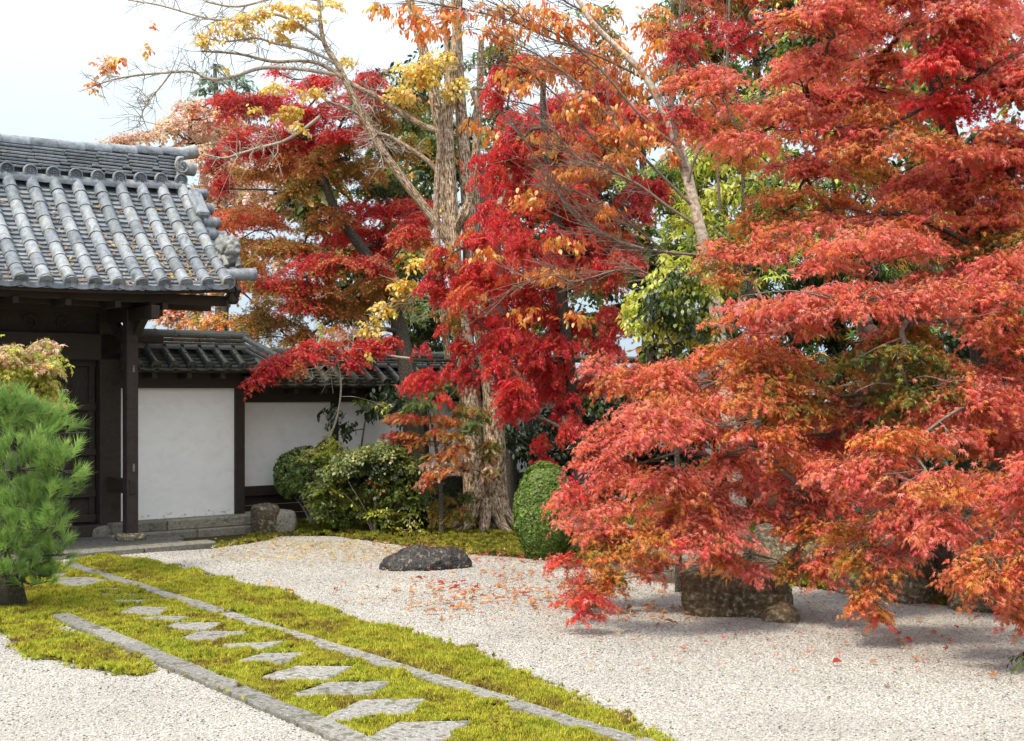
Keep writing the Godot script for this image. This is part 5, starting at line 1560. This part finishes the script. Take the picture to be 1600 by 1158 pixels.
	grow(o, PackedVector3Array([G(652, 808), P(648, 700, 20.0), P(640, 600, 19.9), P(626, 520, 19.9), P(600, 440, 20.0), P(560, 380, 20.0), P(520, 320, 20.0), P(500, 250, 20.0)]), 0.2, 0.05, [
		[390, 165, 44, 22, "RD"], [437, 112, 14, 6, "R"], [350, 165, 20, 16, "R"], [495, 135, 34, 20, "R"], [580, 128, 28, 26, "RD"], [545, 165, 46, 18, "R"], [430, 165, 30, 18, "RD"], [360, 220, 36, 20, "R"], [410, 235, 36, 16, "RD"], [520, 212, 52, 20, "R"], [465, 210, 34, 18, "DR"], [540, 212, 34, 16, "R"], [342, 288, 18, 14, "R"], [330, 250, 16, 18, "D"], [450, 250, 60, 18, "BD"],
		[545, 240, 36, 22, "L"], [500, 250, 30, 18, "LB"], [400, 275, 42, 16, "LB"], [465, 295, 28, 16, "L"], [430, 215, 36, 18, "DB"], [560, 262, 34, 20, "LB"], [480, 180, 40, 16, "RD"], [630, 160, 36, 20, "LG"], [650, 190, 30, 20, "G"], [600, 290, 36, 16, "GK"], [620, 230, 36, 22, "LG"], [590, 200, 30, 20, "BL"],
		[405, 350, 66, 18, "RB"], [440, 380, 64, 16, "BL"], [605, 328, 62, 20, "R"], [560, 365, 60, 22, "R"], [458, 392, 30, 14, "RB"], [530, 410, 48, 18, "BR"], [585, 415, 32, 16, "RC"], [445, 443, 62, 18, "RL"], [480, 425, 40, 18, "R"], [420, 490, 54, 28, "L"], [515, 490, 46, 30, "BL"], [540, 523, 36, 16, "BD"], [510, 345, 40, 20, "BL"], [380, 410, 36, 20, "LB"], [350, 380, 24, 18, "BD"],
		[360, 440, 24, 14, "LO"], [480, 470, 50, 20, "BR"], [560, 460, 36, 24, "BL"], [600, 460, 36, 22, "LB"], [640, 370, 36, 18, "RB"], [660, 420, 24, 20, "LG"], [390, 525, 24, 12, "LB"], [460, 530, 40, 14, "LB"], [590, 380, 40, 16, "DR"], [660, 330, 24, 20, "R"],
		[440, 565, 26, 18, "R", 17.9], [480, 552, 36, 16, "R", 18.2], [415, 585, 18, 12, "R", 17.8], [395, 600, 12, 8, "R", 17.7], [455, 580, 16, 8, "BO", 17.9], [552, 562, 20, 14, "R", 18.4], [595, 540, 26, 12, "R", 18.6], [570, 545, 20, 10, "R", 18.5], [510, 540, 24, 10, "RB", 18.4]
		], {"seed": 841, "depth": 20.0, "spread": 0.8, "cover": 2.9, "dense": 2.6, "swell": 1.3, "leaf": 0.045, "kind": "maple5", "per": 8, "twig": 0.26, "droop": 0.6, "limb": 0.011, "leaves": 150, "fork": 0.35})
	build_myrtles()
	# pale peach tree behind the gate and conifer behind it
	o = thing("peach_tree", "pale peach and orange leaved tree behind the gate roof", "tree")
	grow(o, PackedVector3Array([Vector3(-6.5, 0, -27), P(350, 480, 27), P(330, 350, 27), P(310, 240, 27)]), 0.16, 0.04, [
		[215, 208, 30, 9, "P"], [260, 198, 40, 18, "P"], [305, 215, 40, 24, "P"], [330, 255, 34, 36, "P"], [300, 180, 30, 16, "PB"], [150, 236, 26, 5, "PO"], [310, 290, 30, 34, "P"], [355, 315, 44, 24, "P"], [420, 322, 50, 22, "P"], [475, 328, 40, 15, "P"], [345, 350, 30, 18, "PB"], [340, 190, 36, 20, "PB"], [380, 300, 40, 26, "PL"], [420, 270, 60, 30, "P"], [360, 265, 40, 24, "P"], [290, 490, 60, 26, "OP"], [330, 510, 50, 20, "OL"], [250, 490, 30, 20, "OP"], [330, 440, 40, 40, "PL"], [400, 420, 50, 40, "PL"], [185, 225, 30, 10, "P"]
		], {"seed": 851, "depth": 27.0, "spread": 1.0, "swell": 1.2, "cover": 3.6, "leaf": 0.085, "kind": "round", "per": 8, "twig": 0.4, "limb": 0.012, "droop": 0.4})
	o = thing("conifer", "conifer with haze painted into its pale green, rising far behind the gate into the sky", "conifer")
	grow(o, PackedVector3Array([P(350, 640, 36), P(345, 400, 36), P(340, 200, 36), P(335, 100, 36)]), 0.25, 0.04, [
		[340, 108, 14, 8, "H"], [325, 122, 26, 9, "H"], [362, 120, 30, 9, "H"], [310, 145, 22, 8, "H"], [350, 148, 40, 10, "H"], [382, 135, 22, 8, "H"], [330, 172, 36, 10, "H"], [292, 160, 16, 6, "H"], [370, 172, 36, 10, "H"], [300, 190, 22, 8, "H"], [345, 195, 46, 10, "H"], [385, 190, 24, 10, "H"], [275, 192, 14, 6, "H"], [330, 220, 60, 12, "H"]
		], {"seed": 861, "depth": 36.0, "spread": 0.6, "cover": 3.4, "leaf": 0.13, "kind": "oval", "per": 9, "twig": 0.4, "limb": 0.014, "droop": 0.3, "fork": 0.5})
	# trees beyond the wall that close the view
	var far := [
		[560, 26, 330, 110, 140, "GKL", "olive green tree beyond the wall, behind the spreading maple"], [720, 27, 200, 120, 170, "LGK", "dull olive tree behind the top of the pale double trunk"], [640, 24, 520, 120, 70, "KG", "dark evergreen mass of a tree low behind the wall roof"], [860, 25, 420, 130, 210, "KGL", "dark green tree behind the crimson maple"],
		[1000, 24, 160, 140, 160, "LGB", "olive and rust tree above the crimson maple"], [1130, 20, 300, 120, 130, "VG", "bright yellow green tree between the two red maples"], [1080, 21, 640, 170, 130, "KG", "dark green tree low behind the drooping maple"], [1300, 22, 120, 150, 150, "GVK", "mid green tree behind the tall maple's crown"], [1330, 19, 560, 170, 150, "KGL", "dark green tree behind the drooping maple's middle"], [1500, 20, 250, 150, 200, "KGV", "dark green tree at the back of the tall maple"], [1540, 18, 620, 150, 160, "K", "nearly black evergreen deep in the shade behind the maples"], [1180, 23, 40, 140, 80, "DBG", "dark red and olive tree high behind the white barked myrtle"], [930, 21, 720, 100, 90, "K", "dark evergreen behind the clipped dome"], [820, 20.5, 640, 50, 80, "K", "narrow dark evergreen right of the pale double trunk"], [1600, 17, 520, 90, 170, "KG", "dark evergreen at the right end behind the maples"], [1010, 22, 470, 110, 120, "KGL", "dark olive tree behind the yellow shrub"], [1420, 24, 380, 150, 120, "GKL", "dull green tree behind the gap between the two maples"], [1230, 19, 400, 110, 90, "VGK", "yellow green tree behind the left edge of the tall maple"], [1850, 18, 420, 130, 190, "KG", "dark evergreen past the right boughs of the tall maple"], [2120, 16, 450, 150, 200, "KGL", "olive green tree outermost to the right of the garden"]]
	var n := 0
	for f in far:
		R.seed = 900 + n
		o = thing("background_tree", f[6], "tree", Transform3D(), "trees behind the maples")
		var pads := []
		for i in 30:
			var an := R.randf() * TAU
			var ro := sqrt(R.randf())
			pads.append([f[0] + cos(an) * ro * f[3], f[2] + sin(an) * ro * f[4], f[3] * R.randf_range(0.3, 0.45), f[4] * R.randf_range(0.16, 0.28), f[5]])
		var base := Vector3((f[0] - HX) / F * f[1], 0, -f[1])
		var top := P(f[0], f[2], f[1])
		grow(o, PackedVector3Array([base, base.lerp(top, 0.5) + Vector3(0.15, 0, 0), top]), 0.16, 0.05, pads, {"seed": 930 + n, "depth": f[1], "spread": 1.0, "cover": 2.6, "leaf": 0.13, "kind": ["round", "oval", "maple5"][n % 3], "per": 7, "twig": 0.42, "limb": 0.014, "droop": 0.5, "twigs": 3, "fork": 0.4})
		n += 1

func bole(o: Node3D, pts: Array, d: float, w: Array, m: Material, called := "trunk", flute := 0.055, sides := 20) -> PackedVector3Array:
	var p := PackedVector3Array()
	for q in pts:
		p.append(P(q[0], q[1], q[2] if q.size() > 2 else d))
	var sp := spline(p, 5)
	var rad := PackedFloat32Array()
	for i in sp.size():
		var t := float(i) / (sp.size() - 1) * (w.size() - 1)
		var k := mini(int(t), w.size() - 2)
		rad.append(lerpf(w[k], w[k + 1], t - k) * d / F * 0.5)
	var b := MB.new()
	b.tube(sp, rad, sides, Color.WHITE, flute, 4)
	part(called, b.mesh(), m, o)
	return sp

func build_myrtles() -> void:
	# the pale double trunk with yellow leaves
	var o := thing("yellow_myrtle", "big pale barked tree with fluted double trunk and sparse yellow leaves", "tree")
	var d := 18.6
	var m: Material = M.pale_bark
	bole(o, [[747, 840], [746, 814], [743, 760], [738, 690], [734, 610], [722, 500], [708, 400], [700, 330], [692, 230], [672, 120], [645, 20], [620, -80]], d, [72, 46, 38, 35, 33, 28, 23, 21, 19, 17, 14, 11], m)
	bole(o, [[780, 838], [778, 814], [775, 750], [773, 680], [768, 600], [750, 490], [737, 390], [732, 330], [722, 200], [716, 100], [712, 0], [706, -90]], 18.55, [68, 40, 34, 32, 30, 26, 22, 21, 19, 17, 14, 11], m)
	bole(o, [[700, 560, 18.3], [692, 480, 18.25], [684, 390, 18.3], [682, 300, 18.3], [690, 200, 18.35], [700, 110, 18.4], [690, 0, 18.4]], 18.3, [12, 11, 10, 10, 9, 8, 7], m, "stem", 0.08, 10)
	bole(o, [[712, 420], [705, 300], [700, 180], [712, 60], [722, -60]], 18.35, [19, 17, 15, 13, 10], m, "stem", 0.12, 14)
	bole(o, [[752, 470, 18.9], [745, 380, 19.0], [741, 290, 19.0], [748, 180, 19.0], [752, 60, 19.0]], 18.9, [20, 17, 15, 12, 8], m, "stem", 0.12, 14)
	bole(o, [[712, 372, 18.45], [718, 350, 18.25], [727, 332, 18.15], [733, 318, 18.15]], 18.2, [10, 13, 17, 12], m, "branch_stub", 0.3, 12)
	for k in 9:
		var an := TAU * k / 9.0 + 0.3
		var foot := G(763, 826)
		var dir := Vector3(cos(an), 0, sin(an))
		var rb := MB.new()
		var rp := spline(PackedVector3Array([foot + dir * 0.16 + Vector3(0, 0.42, 0), foot + dir * 0.3 + Vector3(0, 0.16, 0), foot + dir * 0.46 + Vector3(0, 0.03, 0), foot + dir * 0.66 + Vector3(0, -0.06, 0)]), 4)
		rb.tube(rp, taper(rp.size(), 0.1, 0.05), 10, Color.WHITE, 0.15, 3)
		part("root", rb.mesh(), m, o)
	# branches, as the photo shows them against the sky
	var br := [
		[[[700, 375], [672, 335], [644, 299], [601, 241], [570, 186], [543, 132], [527, 100], [505, 62], [497, -10]], [17, 15, 14, 13, 12, 10, 8, 7, 5]],
		[[[722, 215], [700, 210], [660, 196], [620, 172], [590, 152], [558, 136], [530, 118], [500, 100], [469, 95], [425, 96], [372, 84], [315, 80]], [12, 11, 10, 9, 8, 7, 7, 6, 5, 5, 4, 3]],
		[[[715, 300], [698, 284], [672, 255], [640, 232], [610, 214], [586, 205], [560, 178], [508, 157]], [10, 9, 8, 7, 6, 6, 5, 4]],
		[[[535, 118], [470, 108], [411, 106], [370, 118], [333, 124], [300, 112], [267, 113], [217, 117], [178, 124], [147, 134]], [7, 6, 6, 5, 5, 4, 4, 4, 3, 2]],
		[[[500, 182], [470, 205], [440, 222], [411, 229], [375, 240], [349, 247], [318, 241]], [6, 5, 5, 4, 4, 3, 2]],
		[[[267, 113], [255, 130], [240, 148], [231, 162], [222, 176], [226, 192]], [4, 3, 3, 3, 2, 2]],
		[[[506, 64], [470, 40], [430, 22], [390, 30], [341, 31], [302, 23], [250, 8], [200, 0]], [6, 5, 5, 4, 4, 3, 3, 2]],
		[[[497, 0], [440, -5], [372, 10], [320, 2]], [5, 4, 4, 3]],
		[[[527, 100], [480, 78], [430, 68], [400, 60], [350, 65], [320, 58]], [5, 5, 4, 3, 3, 2]],
		[[[735, 200], [745, 165], [738, 140], [760, 138], [782, 125]], [9, 8, 7, 6, 4]],
		[[[752, 380, 18.5], [770, 340, 18.4], [790, 300, 18.4]], [12, 12, 11]],
		[[[640, 560], [610, 556], [560, 545], [520, 560], [498, 580]], [4, 4, 3, 3, 2]],
		[[[742, 560, 18.2], [728, 500, 18.1], [724, 470, 18.1], [715, 445, 18.1], [700, 430, 18.1]], [8, 7, 6, 5, 3]],
		[[[735, 470, 18.2], [700, 480, 18.0], [660, 460, 17.9], [620, 470, 17.9], [590, 500, 17.9]], [5, 5, 4, 3, 2]]]
	var tips := []
	for q in br:
		var sp := bole(o, q[0], d, q[1], M.branch if q[1][0] < 9 else m, "branch", 0.06, 8)
		tips.append(sp)
	# twigs on the bare branches
	R.seed = 1210
	var b := MB.new()
	for k in tips.size():
		var sp: PackedVector3Array = tips[k]
		if k in [9, 10]: continue
		for i in int(sp.size() * 1.1):
			var j := R.randi_range(sp.size() / 3, sp.size() - 1)
			var a: Vector3 = sp[j]
			var dir := Vector3(R.randfn(-0.35, 0.6), R.randfn(0.1, 0.7), R.randfn(0, 0.5)).normalized()
			var l := R.randf_range(0.15, 0.5)
			var e := a + dir * l
			var mm := a.lerp(e, 0.5) + Vector3(R.randfn(0, 0.05), R.randfn(0, 0.05), 0)
			b.tube(PackedVector3Array([a, mm, e]), PackedFloat32Array([0.007, 0.005, 0.003]), 5)
			for t in 2:
				var e2 := mm.lerp(e, R.randf()) + Vector3(R.randfn(-0.03, 0.1), R.randfn(0, 0.1), R.randfn(0, 0.05))
				b.tube(PackedVector3Array([mm, e2]), PackedFloat32Array([0.004, 0.0025]), 4)
	part("twigs", b.mesh(), M.branch, o, Transform3D(), "stuff")
	grow(o, PackedVector3Array(), 0, 0, [
		[368, 43, 46, 20, "Y"], [333, 60, 26, 14, "Y"], [438, 50, 34, 18, "Y"], [469, 22, 40, 20, "Y"], [170, 103, 26, 14, "YO"], [146, 136, 14, 10, "YO"], [180, 95, 18, 10, "YO"], [228, 78, 10, 7, "YO"], [430, 8, 20, 9, "Y"], [496, 146, 30, 13, "Y"], [450, 179, 34, 18, "Y"], [438, 132, 25, 12, "Y"], [395, 171, 14, 9, "Y"], [617, 144, 26, 14, "Y"], [644, 113, 44, 24, "Y", 18.0], [663, 132, 36, 18, "Y", 18.0], [690, 100, 36, 22, "Y", 18.0], [710, 140, 30, 14, "Y", 18.0], [625, 150, 26, 12, "Y"], [691, 319, 14, 14, "Y"], [520, 10, 20, 12, "Y"], [410, 25, 24, 12, "Y"], [540, 100, 20, 10, "Y"], [720, 130, 20, 10, "Y"], [470, 200, 20, 8, "Y"], [239, 40, 5, 4, "O"], [350, 108, 8, 5, "Y"],
		[654, 418, 20, 16, "Y", 17.8], [624, 452, 30, 18, "Y", 17.8], [598, 487, 24, 20, "Y", 17.8], [581, 515, 28, 18, "Y", 17.8], [693, 412, 12, 8, "Y", 17.8], [576, 556, 6, 5, "Y", 17.8], [719, 539, 8, 6, "V", 17.8], [640, 440, 22, 12, "Y", 17.8]
		], {"seed": 1221, "depth": 18.6, "spread": 0.3, "cover": 1.2, "dense": 4.5, "leaf": 0.075, "kind": "round", "per": 5, "twig": 0.16, "flop": 1.0, "droop": 0.4, "leaves": 120, "deep": 0.7})
	# a second, dark stump of a trunk behind
	o = thing("dead_trunk", "dark broken trunk standing behind the pale double trunk", "tree trunk")
	bole(o, [[792, 800, 20.4], [790, 640, 20.4], [780, 480, 20.4], [769, 380, 20.4], [762, 300, 20.4], [756, 270, 20.4]], 20.4, [34, 30, 28, 27, 26, 20], M.bark)
	# white barked myrtle with orange leaves, leaning up to the left
	o = thing("orange_myrtle", "white barked leaning myrtle with fine twigs and sparse orange leaves", "tree")
	var base := bole(o, [[1165, 905, 13.9], [1150, 760, 13.9], [1128, 560, 13.9], [1108, 420, 13.9], [1085, 320, 13.9], [1068, 255, 13.9], [1046, 195, 13.9], [1008, 120, 13.9], [960, 70, 13.9], [925, 35, 13.9], [900, -10, 13.9], [880, -60, 13.9]], 13.9, [30, 26, 22, 18, 16, 17, 12, 10, 9, 9, 8, 7], M.white_bark, "trunk", 0.04, 14)
	var limbs := [
		[[[1070, 262], [1054, 200], [1050, 150], [1058, 90], [1064, 0]], [14, 12, 10, 8, 6]], [[[1075, 285], [1085, 250], [1100, 225], [1130, 190], [1160, 170]], [9, 7, 6, 5, 3]], [[[1085, 350], [1040, 320], [1000, 290], [950, 265], [900, 245], [860, 200], [800, 160]], [8, 7, 6, 5, 4, 3, 2]],
		[[[1080, 320], [1010, 250], [950, 180], [890, 120], [830, 80], [760, 50]], [8, 7, 6, 5, 4, 3]], [[[1060, 230], [1000, 180], [940, 110], [880, 60], [800, 20], [740, -10]], [7, 6, 6, 5, 4, 3]], [[[1010, 390], [950, 370], [905, 345], [870, 300], [840, 250], [815, 210]], [7, 6, 5, 5, 4, 3]], [[[1105, 400], [1050, 395], [1010, 390], [960, 375], [920, 350]], [8, 7, 7, 5, 4]],
		[[[1020, 130], [940, 90], [860, 60], [790, 30], [700, 10], [640, 0]], [7, 6, 5, 4, 4, 3]], [[[960, 75], [930, 30], [880, 0], [850, -30]], [7, 6, 5, 4]], [[[985, 250], [930, 220], [880, 160], [820, 110], [760, 100]], [5, 5, 4, 3, 3]], [[[1110, 430], [1050, 440], [980, 420], [900, 440], [860, 430], [800, 450]], [7, 6, 5, 4, 3, 2]], [[[1125, 330], [1120, 200], [1135, 100], [1140, -10]], [8, 6, 5, 4]], [[[1050, 400], [1010, 370], [960, 330], [900, 300], [850, 290]], [6, 5, 4, 4, 3]]]
	R.seed = 1240
	b = MB.new()
	for q in limbs:
		var sp := bole(o, q[0], R.randf_range(13.2, 14.2), q[1].map(func(w): return w * 0.62), M.twig, "branch", 0.05, 8)
		for i in int(sp.size() * 1.6):
			var j := R.randi_range(sp.size() / 4, sp.size() - 1)
			var a: Vector3 = sp[j]
			var go := (sp[mini(j + 1, sp.size() - 1)] - sp[j - 1]).normalized()
			var dir := (go + Vector3(R.randfn(0, 0.35), R.randfn(0.05, 0.35), R.randfn(0, 0.35))).normalized()
			var l := R.randf_range(0.2, 0.65)
			var e := a + dir * l
			var mm := a.lerp(e, 0.5) + Vector3(R.randfn(0, 0.02), R.randfn(0, 0.02), 0)
			b.tube(PackedVector3Array([a, mm, e]), PackedFloat32Array([0.0045, 0.0035, 0.002]), 5)
			for t in 2:
				b.tube(PackedVector3Array([mm, mm.lerp(e, R.randf()) + Vector3(R.randfn(-0.03, 0.08), R.randfn(0, 0.08), R.randfn(0, 0.05))]), PackedFloat32Array([0.0035, 0.002]), 4)
	part("twigs", b.mesh(), M.twig, o, Transform3D(), "stuff")
	grow(o, PackedVector3Array(), 0, 0, [
		[640, 20, 40, 28, "O"], [700, 35, 50, 28, "O"], [760, 50, 50, 24, "O"], [830, 30, 60, 28, "O"], [900, 30, 50, 24, "O"], [870, 100, 60, 34, "O"], [950, 90, 50, 38, "O"], [1010, 30, 40, 24, "O"], [1000, 140, 45, 30, "O"], [930, 170, 60, 30, "O"], [860, 220, 50, 22, "O"], [800, 130, 40, 22, "O"], [740, 200, 25, 14, "O"], [770, 215, 15, 9, "O"], [820, 310, 40, 18, "O"], [900, 270, 50, 24, "O"], [950, 330, 30, 14, "O"], [760, 400, 30, 14, "O"], [880, 430, 60, 18, "O"], [900, 500, 30, 13, "O"], [820, 490, 30, 12, "O"], [870, 380, 50, 14, "O"], [780, 20, 60, 30, "OP"], [660, 55, 30, 14, "O"], [600, 12, 30, 14, "OY"], [1030, 90, 40, 30, "O"], [1050, 230, 30, 30, "O"], [1000, 220, 40, 30, "OB"], [960, 240, 30, 20, "O"]
		], {"seed": 1251, "depth": 13.7, "spread": 0.4, "cover": 1.0, "dense": 5.0, "leaf": 0.068, "kind": "oval", "per": 5, "twig": 0.18, "flop": 1.1, "droop": 0.5, "leaves": 160, "deep": 0.7})

func _ready() -> void:
	# camera: a level view from the veranda, the lens shifted as in the photograph
	var cam := Camera3D.new()
	cam.name = "camera"
	cam.projection = Camera3D.PROJECTION_FRUSTUM
	cam.keep_aspect = Camera3D.KEEP_HEIGHT
	cam.near = 0.1
	cam.far = 600.0
	cam.size = 1158.0 / F * cam.near
	cam.frustum_offset = Vector2(0, (HY - 579.0) / F * cam.near)
	cam.position = Vector3(0, EYE, 0)
	add_child(cam)
	cam.current = true
	# bright thin overcast
	var sky := ProceduralSkyMaterial.new()
	sky.sky_top_color = Color(1.46, 1.53, 1.6).linear_to_srgb()
	sky.sky_horizon_color = Color(0.235, 0.295, 0.34).linear_to_srgb()
	sky.sky_curve = 1.15
	sky.ground_horizon_color = Color(0.5, 0.5, 0.48).linear_to_srgb()
	sky.ground_bottom_color = Color(0.3, 0.29, 0.27).linear_to_srgb()
	sky.sky_energy_multiplier = 1.0
	var sk := Sky.new()
	sk.sky_material = sky
	var env := Environment.new()
	env.background_mode = Environment.BG_SKY
	env.sky = sk
	env.tonemap_mode = Environment.TONE_MAPPER_LINEAR
	env.tonemap_exposure = 2.5
	env.sdfgi_enabled = true
	env.ssao_enabled = true
	env.ssil_enabled = true
	var we := WorldEnvironment.new()
	we.name = "environment"
	we.environment = env
	add_child(we)
	# the sun through thin cloud, high on the left
	var sun := DirectionalLight3D.new()
	sun.name = "sun"
	sun.light_color = Color(1.0, 0.95, 0.87)
	sun.light_energy = 0.6
	sun.light_angular_distance = 9.0
	sun.shadow_enabled = true
	sun.look_at_from_position(Vector3(-6.5, 13, 6.5), Vector3.ZERO)
	add_child(sun)
	noise.seed = 3
	noise.frequency = 0.01
	noise.fractal_octaves = 3
	R.seed = 7
	make_materials()
	make_palettes()
	build_gate()
	build_walls()
	build_ground()
	build_rocks()
	build_shrubs()
	build_pine()
	build_trees()
	build_fallen()
